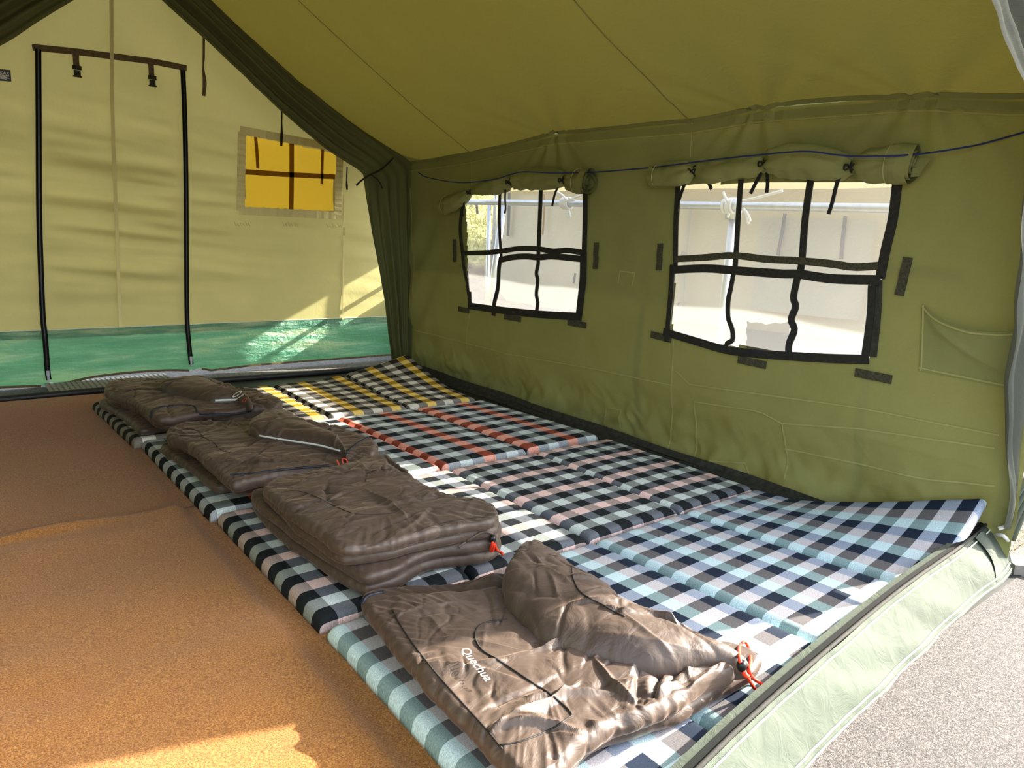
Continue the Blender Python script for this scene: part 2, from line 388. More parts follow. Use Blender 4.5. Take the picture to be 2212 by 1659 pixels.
# seams of the right wall
def wall_seam(pts, wdt=.006, mat='thread', name='seam', t=.0022):
    P = lin(np.array([wp(*p, off=.001) for p in pts]), 28)
    P = np.array([wall_pt(p[1], p[2], .001) for p in P])
    b = MB(); b.ribbon(P, (-1, 0, 0), wdt, t); return b.obj(name, M[mat], wall_right)
for pts in ([(1496, 262), (1493, 340)], [(1455, 735), (1450, 840), (1444, 965)], [(1019, 332), (1020, 400)], [(1016, 668), (1010, 770)], [(1500, 870), (1500, 990)],
            [(890, 712), (1100, 765), (1300, 800), (1450, 832)], [(1500, 868), (1640, 888), (1690, 915), (1850, 925), (2150, 968)], [(1690, 915), (1695, 1035)],
            [(1500, 992), (1610, 1000), (1620, 1030)], [(1695, 970), (1800, 990), (2000, 1035), (2150, 1050)],
            [(1460, 800), (1490, 830), (1850, 880), (2160, 940)], [(885, 370), (889, 520), (893, 655)], [(1310, 880), (1342, 886)], [(1310, 880), (1306, 915)], [(1342, 886), (1340, 925)],
            [(1340, 585), (1372, 590)], [(1372, 590), (1366, 618)], [(1340, 585), (1336, 612)]):
    wall_seam(pts)
# doubled hem under the eave
P = np.array([wall_pt(y, eave(y)-.03, .002) for y in np.linspace(-.04, 4.12, 90)]); b = MB(); b.ribbon(P, (-1, 0, 0), .03, .002); b.obj('eave_band', M['canvas'], wall_right)
P = np.array([wall_pt(y, eave(y)-.055, .004) for y in np.linspace(-.04, 4.12, 90)]); b = MB(); b.ribbon(P, (-1, 0, 0), .004, .002); b.obj('seam', M['thread'], wall_right)
# velcro tabs
for q in ([(983, 517), (984, 566)], [(1290, 524), (1288, 581)], [(992, 667), (1015, 672)], [(1091, 684), (1127, 690)], [(1228, 696), (1268, 703)],
          [(1428, 526), (1425, 584)], [(1963, 556), (1944, 638)], [(1408, 722), (1452, 733)], [(1596, 776), (1657, 789)], [(1849, 804), (1928, 820)]):
    P = lin([wp(*q[0], off=.004), wp(*q[1], off=.004)], 8); P[:, 0] += .002*np.sin(np.arange(8)*1.7)
    b = MB(); b.ribbon(P, (-1, 0, 0), .034, .005); b.obj('velcro_tab', M['velcro'], wall_right)
# sagging pocket by the front corner
top = spline([wp(1993, 655)[1:], wp(2030, 686)[1:], wp(2095, 710)[1:], wp(2150, 716)[1:], wp(2192, 716)[1:], wp(2230, 712)[1:]], 40)
bot = lin([wp(1986, 800)[1:], wp(2080, 818)[1:], wp(2175, 838)[1:], wp(2225, 846)[1:]], 40)
V = []
for i in range(40):
    for j in range(24):
        t = j/23; y, z = bot[i]*(1-t)+top[i]*t; bul = .002 + .045*t**1.5*math.sin(min(1, (i/39)*1.5)*math.pi*.55)*(1 if i > 0 else 0)
        bul += .008*math.exp(-((t-(1-i/39*.9))/.09)**2)*math.sin(i/39*math.pi)
        V.append((float(wallx(y, z))-.003-bul, y, z))
pk = mesh_obj('pocket', V, grid_faces(40, 24), M['canvas'], wall_right)
b = MB(); b.ribbon(np.array([V[i*24+22] for i in range(40)])-np.array([.001, 0, 0]), (-1, 0, 0), .006, .002); b.obj('seam', M['thread'], pk)
b = MB(); b.ribbon(np.array([V[1*24+j] for j in range(24)])-np.array([.001, 0, 0]), (-1, 0, 0), .006, .002); b.obj('seam', M['thread'], pk)
b = MB(); b.ribbon(np.array([V[i*24+1] for i in range(40)])-np.array([.001, 0, 0]), (-1, 0, 0), .006, .002); b.obj('seam', M['thread'], pk)

# roof: both slopes, one canvas
def roof_z(y, s):
    e = eave(y); z = e + (RIDGE_Z-e)*s
    return z - .07*np.sin(s*math.pi)*(1+.5*p2(y*.5, s*1., 12)) + .014*p2(y*1.5, s*1.2, 10) + .004*p2(y*5, s*3, 11)
ny, ns = 170, 70
Yg = np.repeat(np.linspace(-.08, 4.57, ny)[:, None], ns, 1); Sg = np.repeat(np.linspace(0, 1, ns)[None, :], ny, 0)  # far end extended over the gap, added to keep sun off the far wall
Zg = roof_z(Yg, Sg)
for py in (2.57, 1.25, .57):
    an = (Yg-py)/(Sg*2.1+.06); Zg += .016*np.cos(an*7)*np.exp(-Sg*5.)*np.exp(-(an*.8)**2)
Zg -= .05*np.exp(-((Yg-.1+Sg*.35)/.09)**2)*sstep(0, .05, Sg)*sstep(.6, .3, Sg)      # fold towards the front corner
Zg -= .05*sstep(3.5, 4.16, Yg)*np.sin(np.clip(Sg*1.2, 0, 1)*math.pi)
Xr = XW + (RIDGE_X-XW)*Sg; Xr[:, 0] = wallx(Yg[:, 0], Zg[:, 0])
Vr = np.stack([Xr, Yg, Zg], -1).reshape(-1, 3); Vl = Vr.copy(); Vl[:, 0] = 2*RIDGE_X-Vl[:, 0]
Fr = grid_faces(ny, ns); o = len(Vr)
ceiling = tag(mesh_obj('ceiling', np.vstack([Vr, Vl]), Fr+[tuple(i+o for i in f[::-1]) for f in Fr], M['roof']), 'sloping olive canvas tent roof', kind='structure')
def roof_pt(y, s, off=.003):
    i = min(max((y+.08)/4.65*(ny-1), 0), ny-1.001); j = min(s*(ns-1), ns-1.001); i0, j0 = int(i), int(j); a, c = i-i0, j-j0
    G = Vr.reshape(ny, ns, 3); p = (G[i0, j0]*(1-a)+G[i0+1, j0]*a)*(1-c)+(G[i0, j0+1]*(1-a)+G[i0+1, j0+1]*a)*c
    return p + np.array([-.45, 0, -.85])*off
for y0, y1 in ((1.61, 1.64), (3.38, 3.25), (-.0, .0)):
    P = np.array([roof_pt(y0+(y1-y0)*s, s) for s in np.linspace(0.01, .98, 60)]); b = MB(); b.ribbon(P, (-.5, 0, -.86), .006, .0015); b.obj('seam', M['canvas'], ceiling)
P = np.array([roof_pt(y, .008, .004) for y in np.linspace(-.05, 4.1, 90)]); b = MB(); b.ribbon(P, (-.6, 0, -.8), .022, .003); b.obj('eave_seam', M['canvas'], ceiling)
# left wall
V = []; yl = np.linspace(-.05, 4.16, 80)
for y in yl:
    for t in np.linspace(0, 1, 30): V.append((2*RIDGE_X-float(wallx(y, t*eave(y))), y, t*eave(y)))
tag(mesh_obj('wall_left', V, grid_faces(80, 30), M['canvas']), 'olive canvas tent wall on the left', kind='structure')

# floor: black groundsheet
V = [(x, y, .001) for x in (-1.66, 2.18) for y in (.0, 4.22)]
tag(mesh_obj('floor', [(-1.66, .0, .002), (2.2, .0, .002), (2.2, 4.22, .002), (-1.66, 4.22, .002)], [(0, 1, 2, 3)], M['rubber'], smooth=False), 'black groundsheet floor of the tent', kind='structure')
b = MB(); P = [(x, 4.2+.012*math.sin(x*3)-.02*max(0, x), .018) for x in np.linspace(-1.66, 2.1, 40)]; b.tube(P, .02, 8)
P = [(x, 4.235+.012*math.sin(x*3+.4)-.02*max(0, x), .012) for x in np.linspace(-1.66, 2.1, 40)]; b.tube(P, .014, 8)
tag(b.obj('trim_1', M['rubber'], smooth=True), 'black rolled groundsheet edge at the inner doorway', kind='structure')
b = MB(); P = [(2.115+.012*math.sin(y*5), y, .012) for y in np.linspace(.2, 4.1, 60)]; b.ribbon(P, (-.35, 0, .94), .07, .006)
P = [(2.145+.01*math.sin(y*7), y, .035) for y in np.linspace(.2, 4.1, 60)]; b.ribbon(P, (-.8, 0, .6), .035, .006)
tag(b.obj('trim_2', M['grime'], smooth=False), 'grimy black webbing along the foot of the canvas wall', kind='structure')
tag(mesh_obj('trim_3', [(2.085, .2, .006), (2.085, 4.1, .006), (2.089, 4.1, .010), (2.089, .2, .010)], [(0, 1, 2, 3)], M['grime'], smooth=False), 'thin dark hem beside the webbing', kind='structure')

# ground outside: one surface rising gently towards the neighbouring tent
gx = np.concatenate([np.linspace(-14, -2, 10), np.linspace(-1.6, 2.2, 12), np.linspace(2.4, 9, 40), np.linspace(10, 26, 8)]); gy = np.concatenate([np.linspace(-16, -1, 12), np.linspace(-.5, 9, 48), np.linspace(10, 24, 8)])
G = np.array([[(x, y, 0) for y in gy] for x in gx]); X_, Y_ = G[..., 0], G[..., 1]
def ground_z(x, y):
    return -.006 + sstep(2.3, 5.0, x)*(.22+.045*np.clip(5.5-y, -1, 5))*sstep(-2., 1.5, y) - .0
G[..., 2] = ground_z(X_, Y_)
tag(mesh_obj('ground', G.reshape(-1, 3), grid_faces(len(gx), len(gy)), M['gravel']), 'pale gravel ground outside the tent', kind='structure')

# ------------------------------------------------------------------ windows in the right wall
def tape(parent, pts, wdt, name='strap', mat='black', off=.006, t=.004, n=26, flutter=0.):
    wdt *= .86
    P = spline([wp(*p, off=off) for p in pts], n)
    if flutter: P[:, 0] += flutter*np.sin(np.linspace(0, 14, n))
    b = MB(); b.ribbon(P, (-1, 0, 0), wdt, t); return b.obj(name, M[mat], parent)
def screen(parent, Q, name='insect_screen'):
    n = 24; V = []
    for i in range(n):
        for j in range(n):
            u, v = i/(n-1), j/(n-1)
            p = (np.array(Q[0])*(1-u)+np.array(Q[1])*u)*(1-v)+(np.array(Q[3])*(1-u)+np.array(Q[2])*u)*v
            V.append((XW+.006+.012*math.sin(u*3)*math.sin(v*3)+.006*float(p2(np.array([u*4.]), v*4, 7)[0]), p[0], p[1]))
    return mesh_obj(name, V, grid_faces(n, n), M['mesh'], parent)
def roll(parent, ctrl, ties, end_r, seed):
    """rolled-up window flap: lumpy tube, pinched where its ties hold it"""
    P = np.array([np.append(wp(x, y, off=r*.9+.002), r) for x, y, r in ctrl]); n = 110; C = spline(P, n); C[:, 3] = np.maximum(C[:, 3], .012)
    d = np.linalg.norm(np.diff(C[:, :3], axis=0), axis=1).cumsum(); s = np.concatenate([[0], d])
    tp = [s[np.argmin(np.linalg.norm(C[:, :3]-wp(*t, off=.04), axis=1))] for t in ties]
    R = C[:, 3].copy()
    for q in tp: R *= 1-.55*np.exp(-((s-q)/.024)**2)
    k = 44; V = []; T = np.gradient(C[:, :3], axis=0); T /= np.linalg.norm(T, axis=1)[:, None]
    for i in range(n):
        A = np.cross(T[i], (1, 0, 0)); A /= np.linalg.norm(A); B = np.cross(T[i], A)
        for j in range(k):
            an = 2*math.pi*j/k; near = sum(math.exp(-((s[i]-q)/.05)**2) for q in tp)
            f = 1 + .10*math.sin(an*2+s[i]*5+seed)+.05*math.sin(an*5+s[i]*14) + near*.22*math.sin(an*7+seed)
            rr = R[i]*f; V.append(C[i, :3] + rr*(math.cos(an)*A + .8*math.sin(an)*B))
    V = np.array(V); V += (np.stack([pn(V*np.array([22, 16, 22]), seed), pn(V*20, seed+1), pn(V*20, seed+2)], 1))*.012
    body = mesh_obj('rolled_flap', V, grid_faces(n, k)+[((i)*k+k-1, (i+1)*k+k-1, (i+1)*k, i*k) for i in range(n-1)], M['canvas'], parent)
    # the turns of the cloth seen at the right-hand end
    sp = MB(); c = C[-1, :3]; t = T[-1]; A = np.cross(t, (1, 0, 0)); A /= np.linalg.norm(A); B = np.cross(t, A)
    Pp = []
    for q in np.linspace(0, 1, 60):
        an = q*2*math.pi*2.6; rr = end_r*(1.02-.85*q)*(1+.06*math.sin(an*3)); Pp.append(c + rr*(math.cos(an)*A+.85*math.sin(an)*B) + t*(.004+.004*math.sin(an*2)))
    Pp = np.array(Pp); V2 = []
    for p in Pp: V2 += [p - t*.05, p + t*.006]
    mesh_obj('flap_end', V2, [(2*i, 2*i+1, 2*i+3, 2*i+2) for i in range(59)], M['canvas'], body)
    V3 = [c - t*.03 + end_r*.85*(math.cos(x)*A+.85*math.sin(x)*B) for x in np.linspace(0, 2*math.pi, 20, endpoint=False)]
    mesh_obj('flap_core', V3, [tuple(range(20))], M['drape'], body)
    for e0 in (4, n-8):
        b = MB(); b.tube([C[e0, :3]+R[e0]*1.14*(math.cos(x)*A+.8*math.sin(x)*B) for x in np.linspace(0, 2*math.pi, 22)], .0022, 4); b.obj('seam', M['thread'], body)
    for q, tpx in zip(tp, ties):
        i = int(np.argmin(abs(s-q))); A = np.cross(T[i], (1, 0, 0)); A /= np.linalg.norm(A); B = np.cross(T[i], A)
        b = MB(); b.tube([C[i, :3]+R[i]*1.12*(math.cos(x)*A+.85*math.sin(x)*B) for x in np.linspace(0, 2*math.pi, 20)], .005, 6)
        q0 = C[i, :3]+np.array([-R[i]*.95, 0, 0]); b.tube([q0+(np.array([-.012, 0, 0])+.022*np.array([0, math.sin(x), .5*math.sin(2*x)-.2])) for x in np.linspace(0, 2*math.pi, 14)], .004, 5)
        b.obj('tie_knot', M['black'], body)
    return body
# window 1 (further)
w1 = empty('window_1', (XW, 2.85, .62), 'six-pane meshed window nearer the inner doorway', kind='structure')
screen(w1, [(3.47, 1.345), (2.27, 1.35), (2.25, .62), (3.35, .585)])
tape(w1, [(1004, 432), (996, 490), (1001, 545), (1004, 575), (1011, 610), (1017, 657)], .036, 'border_tape')
tape(w1, [(1266, 400), (1266, 470), (1264, 545)], .04, 'border_tape')
tape(w1, [(1263, 545), (1262, 600), (1258, 640), (1252, 692)], .058, 'border_tape', off=.008)
tape(w1, [(1014, 660), (1070, 668), (1160, 678), (1256, 684)], .052, 'border_tape', off=.009)
tape(w1, [(1019, 630), (1020, 662)], .03, 'border_tape', off=.011)
tape(w1, [(1082, 415), (1081, 480), (1084, 545), (1086, 558)], .030)
tape(w1, [(1085, 556), (1081, 580), (1079, 620), (1071, 655), (1069, 682)], .042, off=.010)
tape(w1, [(1171, 400), (1168, 480), (1165, 555)], .038)
tape(w1, [(1165, 552), (1166, 570), (1162, 590), (1165, 606), (1162, 635), (1165, 655), (1160, 684)], .034, off=.010)
tape(w1, [(1003, 547), (1050, 546), (1085, 543), (1125, 537), (1168, 538), (1200, 543), (1230, 541), (1262, 546)], .036, off=.012, flutter=.002)
tape(w1, [(1088, 561), (1110, 556), (1140, 554), (1168, 556), (1200, 554), (1264, 560)], .042, off=.013)
r1 = roll(w1, [(968, 447, .050), (990, 440, .058), (1012, 427, .044), (1030, 414, .03), (1055, 408, .045), (1085, 403, .052), (1110, 396, .045), (1140, 390, .055), (1185, 388, .058), (1225, 389, .045), (1255, 392, .055), (1290, 396, .068)], [(1027, 415), (1118, 393), (1232, 388)], .068, 21)
for pts in ([(1018, 425), (1014, 445), (1012, 462), (1014, 466)], [(1105, 408), (1104, 430), (1105, 450), (1103, 462)], [(1222, 398), (1212, 420), (1206, 446)]):
    tape(r1, pts, .016, 'tie_cord', 'cord', off=.045, n=12)
# window 2 (nearer)
w2 = empty('window_2', (XW, 1.1, .64), 'larger-looking six-pane meshed window nearer the front opening', kind='structure')
screen(w2, [(1.66, 1.36), (.60, 1.36), (.60, .64), (1.62, .60)])
tape(w2, [(1468, 390), (1463, 470), (1461, 575)], .034, 'border_tape')
tape(w2, [(1456, 572), (1452, 640), (1443, 738)], .034, 'border_tape', off=.010)
tape(w2, [(1942, 380), (1931, 470), (1915, 540), (1903, 602)], .042, 'border_tape')
tape(w2, [(1896, 605), (1893, 680), (1884, 770)], .05, 'border_tape', off=.007, mat='grime')
tape(w2, [(1887, 616), (1884, 680), (1872, 772)], .034, 'border_tape', off=.012)
tape(w2, [(1436, 716), (1500, 735), (1570, 755), (1640, 764), (1710, 769), (1800, 774), (1880, 776)], .044, 'border_tape', off=.009)
tape(w2, [(1603, 388), (1597, 470), (1592, 555), (1590, 582)], .030)
tape(w2, [(1590, 580), (1583, 620), (1577, 650), (1577, 685), (1586, 712), (1586, 735), (1574, 742), (1573, 764)], .028, off=.012)
tape(w2, [(1755, 378), (1742, 470), (1735, 560), (1730, 592)], .036)
tape(w2, [(1730, 588), (1722, 620), (1718, 645), (1723, 662), (1713, 690), (1720, 712), (1708, 745), (1709, 777)], .036, off=.012)
tape(w2, [(1461, 560), (1530, 556), (1590, 552), (1660, 560), (1725, 563), (1800, 570), (1850, 577), (1900, 574)], .036, off=.013, mat='velcro', flutter=.003)
tape(w2, [(1454, 583), (1530, 580), (1600, 585), (1700, 592), (1730, 592), (1800, 602), (1906, 605)], .044, off=.014)
# ragged mesh repair patch
V = []
for i in range(10):
    for j in range(8):
        u, v_ = i/9, j/7; x = 1617+94*u + (2*math.sin(j*2.1) if i in (0, 9) else 0); y = 693+66*v_+ 6*math.sin(u*3) + (2*math.sin(i*1.9) if j in (0, 7) else 0)
        p = wp(x, y, off=.016); p[0] -= .006*math.sin(u*9)*v_; V.append(p)
mesh_obj('mesh_repair_patch', V, grid_faces(10, 8), M['patch'], w2)
r2 = roll(w2, [(1418, 383, .042), (1450, 380, .052), (1490, 376, .055), (1517, 370, .04), (1550, 374, .052), (1590, 368, .048), (1630, 363, .05), (1662, 356, .042), (1700, 352, .066), (1750, 352, .070), (1800, 358, .062), (1850, 362, .045), (1900, 360, .058), (1950, 357, .063), (1990, 357, .066)], [(1515, 370), (1667, 354), (1856, 361)], .066, 33)
V = [wp(1988, 330, .05), wp(2022, 347, .05), wp(2000, 384, .06), wp(1985, 386, .07)]; mesh_obj('flap_corner', V, [(0, 1, 2, 3)], M['canvas'], r2, smooth=False)
for pts in ([(1500, 385), (1490, 410), (1480, 440), (1477, 458)], [(1545, 395), (1552, 410)], [(1660, 375), (1646, 400), (1636, 420)], [(1672, 375), (1673, 400), (1671, 418)], [(1842, 375), (1828, 385), (1822, 400), (1812, 440), (1804, 464)]):
    tape(r2, pts, .018, 'tie_cord', 'cord', off=.05, n=12)

# blue cord along the wall
b = MB(); P = spline([wp(*p, off=q) for *p, q in [(912, 374, .03), (940, 385, .06), (1020, 397, .1), (1100, 391, .12), (1160, 376, .125), (1230, 378, .12), (1300, 374, .06), (1400, 366, .05), (1480, 361, .10), (1600, 349, .13), (1660, 343, .13), (1780, 336, .16), (1850, 343, .15), (1900, 346, .14), (2000, 340, .1), (2100, 320, .04), (2150, 306, .02), (2230, 282, .01)]], 160)
b.tube(P, .0035, 6); tag(b.obj('cord', M['bluerope'], smooth=True), 'thin blue cord strung along the canvas wall above both windows', 'cord')

# ------------------------------------------------------------------ far canvas wall (next tent's closed end)
def fary(x, z):
    x = np.asarray(x, float); z = np.asarray(z, float)
    y = YF + .012*p2(x*.8, z*.8, 31)
    door = sstep(-.25, -.12, x)*sstep(.75, .62, x)
    hf = p2(x*1.1, z*8.+x*.8, 32)*.06 + p2(x*1.7, z*15+x*1.2, 33)*.026
    amp = sstep(.35, .8, z)*sstep(1.9, 1.2, z)*(1-.8*np.exp(-((x+.155)/.05)**2))*(1-.8*np.exp(-((x-.655)/.05)**2))
    y += hf*amp*(.9+.9*door)*sstep(1.15, .9, x) + hf*.35*amp*sstep(1.0, 1.2, x)
    y -= .01*np.exp(-((x-.25)/.05)**2) + .012*np.exp(-((x+.16)/.05)**2) + .012*np.exp(-((x-.66)/.05)**2)
    y += .012*np.sin((x+z*.9)*9)*sstep(1.7, 2.0, z)*sstep(2.4, 2.0, z)*sstep(.1, .5, x)
    return y
def fp(px, py, off=.004):
    p = ony(px, py, YF)
    for _ in range(3): p = ony(px, py, float(fary(p[0], p[2])))
    return np.array([p[0], p[1]-off, p[2]])
nx, nzf = 220, 220; xs = np.linspace(-2.0, 2.32, nx)
Xg = np.repeat(xs[:, None], nzf, 1); topz = 1.62 + (2.75-1.62)*np.clip(1-np.abs(Xg-.27)/2.0, 0, 1); Zg = .30 + np.linspace(0, 1, nzf)[None, :]*(topz-.30)
Yg = fary(Xg, Zg); V = np.stack([Xg, Yg, Zg], -1).reshape(-1, 3); F = np.array(grid_faces(nx, nzf)); cx = V[F][:, :, 0].mean(1); cz = V[F][:, :, 2].mean(1)
W3 = [fp(530, 292)[[0, 2]], fp(725, 331)[[0, 2]], fp(720, 456)[[0, 2]], fp(528, 447)[[0, 2]]]
F = F[~inquad_any(cx, cz, [tuple(q) for q in W3])]
wall_far = tag(mesh_obj('wall_far', V, F, M['far']), 'pale yellow-olive canvas end wall of the next tent', kind='structure')
# green tarpaulin mud flap along its foot
nx, nzz = 200, 46; V = []
def hem(x): return float(np.interp(x, [-2, -.42, -.2, -.17, -.13, .05, .25, .5, .66, .72, .8, 1.1, 1.6, 2.32], [.0, .012, .0, .03, .0, .035, .05, .045, .03, .04, .015, .03, .03, .03]))
for x in np.linspace(-2.0, 2.32, nx):
    for t in np.linspace(0, 1, nzz):
        z = hem(x)+(.352-hem(x))*t; f = math.sin(min(1, t*1.15)*math.pi)
        V.append((x, 0, z))
V = np.array(V); f = np.sin(np.clip((V[:, 2])/.36, 0, 1)*math.pi)
V[:, 1] = fary(V[:, 0], np.full(len(V), .36)) - .006 - f*(.015*(p2(V[:, 0]*2.2, V[:, 2]*14+V[:, 0]*1.5, 41)+.3) + .007*p2(V[:, 0]*7, V[:, 2]*24, 42)) + .02*sstep(.06, .0, V[:, 2])
mud = mesh_obj('mud_flap', V, grid_faces(nx, nzz), M['tarp'], wall_far)
b = MB(); Vg = V.reshape(nx, nzz, 3)
for x0, x1 in ((-2, -.2), (-.13, .66), (.73, 2.3)):
    ii = [i for i in range(nx) if x0 <= Vg[i, 0, 0] <= x1]; b = MB(); b.ribbon(Vg[ii, 0]+np.array([0, -.004, .0]), (0, -1, 0), .014, .004); b.obj('hem_binding', M['brownstrap'], mud)
Yf = Vg[:, -1]; b = MB(); b.ribbon(np.array([[q[0], float(fary(q[0], .352))-.006, .352] for q in Yf]), (0, -1, 0), .006, .003); b.obj('seam', M['threadlight'], wall_far)
def ftape(parent, pts, wdt, name='strap', mat='black', off=.006, t=.004, n=30):
    P = spline([fp(*p, off=off) for p in pts], n); b = MB(); b.ribbon(P, (0, -1, 0), wdt, t); return b.obj(name, M[mat], parent)
ftape(wall_far, [(239, -40), (240, 100), (242, 250), (247, 400), (252, 520), (256, 640), (259, 706)], .020, 'centre_seam', 'farband', off=.016, t=.006, n=60)
ftape(wall_far, [(742, 420), (741, 520), (739, 690)], .012, 'seam', 'farband', off=.008)
d1 = empty('door_1', (.25, YF, .02), 'zipped canvas doorway outlined in black zips', kind='structure')
ftape(d1, [(69, 103), (160, 112), (240, 122), (330, 134), (402, 148)], .036, 'header_strap', 'brownstrap', off=.012)
def zipper(pts, pull):
    P = spline([fp(*p, off=.034 if p[1] > 715 else .030) for p in pts], 50); b = MB(); b.ribbon(P, (0, -1, 0), .030, .004); z = b.obj('zipper', M['zip'], d1)
    b = MB(); b.ribbon(P-np.array([0, .004, 0]), (0, -1, 0), .007, .003); b.obj('zip_teeth', M['plastic'], z)
    q = fp(*pull, off=.05); b = MB(); b.box(q, (.016, .012, .03)); b.box(q-np.array([0, .004, .034]), (.012, .006, .045)); b.obj('zip_pull', M['steel'], z)
zipper([(81, 108), (82, 250), (83, 450), (86, 560), (91, 680), (96, 730), (101, 800), (104, 818)], (101, 803))
zipper([(392, 153), (396, 250), (399, 400), (400, 560), (401, 680), (404, 730), (408, 770), (410, 785)], (408, 772))
for x, y0, y1, y2 in ((162, 114, 146, 162), (324, 134, 167, 183)):
    s_ = ftape(d1, [(x, y0), (x+1, (y0+y1)/2), (x+2, y1)], .032, 'buckle_strap', 'brownstrap', off=.018, n=8)
    q = (fp(x+3, y1, .026)+fp(x+3, y2, .026))/2; b = MB(); b.box(q+np.array([0, 0, .017]), (.046, .014, .022)); b.box(q-np.array([0, 0, .012]), (.034, .012, .03)); b.box(q-np.array([0, 0, .032]), (.046, .010, .008)); b.obj('buckle', M['grime'], s_)
for pts, wdt in (([(438, 60), (438, 120), (437, 150), (440, 180), (438, 208)], .022), ([(606, 200), (606, 260), (606, 290), (605, 316)], .017), ([(747, 360), (746, 390), (747, 410)], .014)):
    P = spline([fp(*p, off=.02) for p in pts], 24); w_ = wdt*np.interp(np.linspace(0, 1, 24), [0, .45, .55, .8, 1], [.6, .6, .4, 1.15, .9]); b = MB(); b.ribbon(P, (0, -1, 0), w_, .004); b.obj('hanging_strap', M['brownstrap'] if wdt > .02 else M['black'], wall_far)
# stitched bar tacks under the far window
for x, y in ((522, 483), (626, 484), (722, 486)):
    b = MB()
    for k in range(6): b.tube([fp(x-16+k*6, y-4+(k % 2)*3, .003), fp(x-12+k*6, y+5, .003)], .003, 4)
    b.obj('bar_tack', M['farband'], wall_far)
# far window: yellow flap seen lit from behind
w3 = empty('window_3', (1.4, YF, 1.15), 'glowing yellow flap window in the far canvas wall', kind='structure')
V = []; n = 30
for i in range(n):
    for j in range(n):
        u, v_ = i/(n-1), j/(n-1); p = (W3[0]*(1-u)+W3[1]*u)*(1-v_)+(W3[3]*(1-u)+W3[2]*u)*v_
        c = (W3[0]+W3[2])/2; p = c+(p-c)*1.06; V.append((p[0], YF+.02+.010*float(p2(np.array([p[0]*5]), p[1]*3, 51)[0])+.01*math.sin(u*3.1), p[1]))
mesh_obj('flap', V, grid_faces(n, n), M['flapyellow'], w3)
for pts, wd in (([(527, 371), (600, 376), (660, 379), (724, 382)], .035), ([(630, 300), (630, 380), (629, 452)], .033), ([(552, 296), (555, 330), (557, 364)], .022), ([(697, 322), (696, 350), (695, 398)], .02)):
    P = np.array([ony(*p, YF+.0) for p in lin(pts, 12)]); b = MB(); b.ribbon(P, (0, -1, 0), wd, .003); b.obj('strap', M['yellowstrap'], w3)
for e in (((518, 281), (740, 322)), ((517, 455), (735, 466)), ((522, 285), (519, 455)), ((733, 330), (729, 464))):
    P = lin([fp(*e[0], off=.006), fp(*e[1], off=.006)], 40); P[:, 1] += .004*np.sin(np.arange(40)*1.9); b = MB(); b.ribbon(P, (0, -1, 0), .055, .003); b.obj('window_hem', M['farband'], w3)

# text helper: built-in font turned into mesh, later laid on a surface
def text_mesh(txt, size, ext=.0, shear=0.):
    cu = bpy.data.curves.new('print', 'FONT'); cu.body = txt; cu.size = size; cu.extrude = ext; cu.shear = shear; cu.resolution_u = 3
    cu.align_x = 'CENTER'; cu.align_y = 'CENTER'
    o = bpy.data.objects.new('print', cu); COL.objects.link(o); bpy.context.view_layer.update()
    me = bpy.data.meshes.new_from_object(o.evaluated_get(bpy.context.evaluated_depsgraph_get()))
    V = np.array([v.co[:] for v in me.vertices]); F = [tuple(p.vertices) for p in me.polygons]
    bpy.data.objects.remove(o); bpy.data.meshes.remove(me); return V, F
# sewn maker's label at the left edge
q0, q1 = fp(-40, 146, .01), fp(22, 152, .01); hh = .062
V = [q0+np.array([0, 0, -.0]), q1, q1-np.array([0, 0, hh]), q0-np.array([0, 0, hh])]
lab = mesh_obj('sewn_label', V+[p-np.array([0, .003, 0]) for p in V], [(0, 1, 2, 3), (7, 6, 5, 4), (0, 4, 5, 1), (1, 5, 6, 2), (2, 6, 7, 3), (3, 7, 4, 0)], M['plastic'], wall_far, smooth=False)
Vt, Ft = text_mesh('EXAS', .026); c = fp(5, 158, .016); mesh_obj('lettering', np.stack([Vt[:, 0]+c[0], np.full(len(Vt), c[1]), Vt[:, 1]+c[2]-.002-Vt[:, 0]*.08], 1), Ft, M['white'], lab, smooth=False)
b = MB()
for k in range(4): b.box(fp(2-k % 2*2, 163.0+k*2.3, .016), (.075-.012*(k % 2), .001, .0035))
b.obj('fine_print', M['white'], lab)

# ------------------------------------------------------------------ inner doorway curtains
def drape(name, Lp, Rp, tie, label, mat, Y0, flip=False, nv=110, nu=46, seed=60, amp=.05):
    Lp = spline(Lp, nv); Rp = lin(Rp, nv); V = []
    dt = np.array([np.linalg.norm(Lp[i]-np.array(tie)) for i in range(nv)])
    for i in range(nv):
        g = 1-.75*math.exp(-(dt[i]/.22)**2)
        for j in range(nu):
            u = j/(nu-1); p = Lp[i]*(1-u)+Rp[i]*u
            fold = math.sin(u*17+i*.02)*.5 + .5*math.sin(u*31+1.3+i*.01)
            y = Y0 - amp*g*fold*(1-.6*u) - .05*math.exp(-(dt[i]/.2)**2)*(1-u)
            y += .03*float(np.exp(-(u/.05)**2))
            V.append((p[0], y, p[1]))
    V = np.array(V); V[:, 1] += .012*pn(V*np.array([9, 1, 5]), seed)
    return mesh_obj(name, V, grid_faces(nv, nu), mat)
cu = drape('curtain', [(.30, 2.42), (.478, 2.27), (.776, 2.053), (1.139, 1.773), (1.45, 1.565), (1.700, 1.436), (1.735, 1.36), (1.80, 1.05), (1.88, .70), (1.95, .34), (2.0, .03)],
           [(.30, 2.66), (.70, 2.42), (1.0, 2.2), (1.3, 1.99), (1.65, 1.80), (1.98, 1.62), (2.15, 1.52), (2.16, 1.2), (2.16, .8), (2.16, .4), (2.16, .03)], (1.72, 1.40),
           '', M['drape'], YP)
tag(cu, 'dark olive doorway curtain gathered and tied back at the canvas wall', 'curtain')
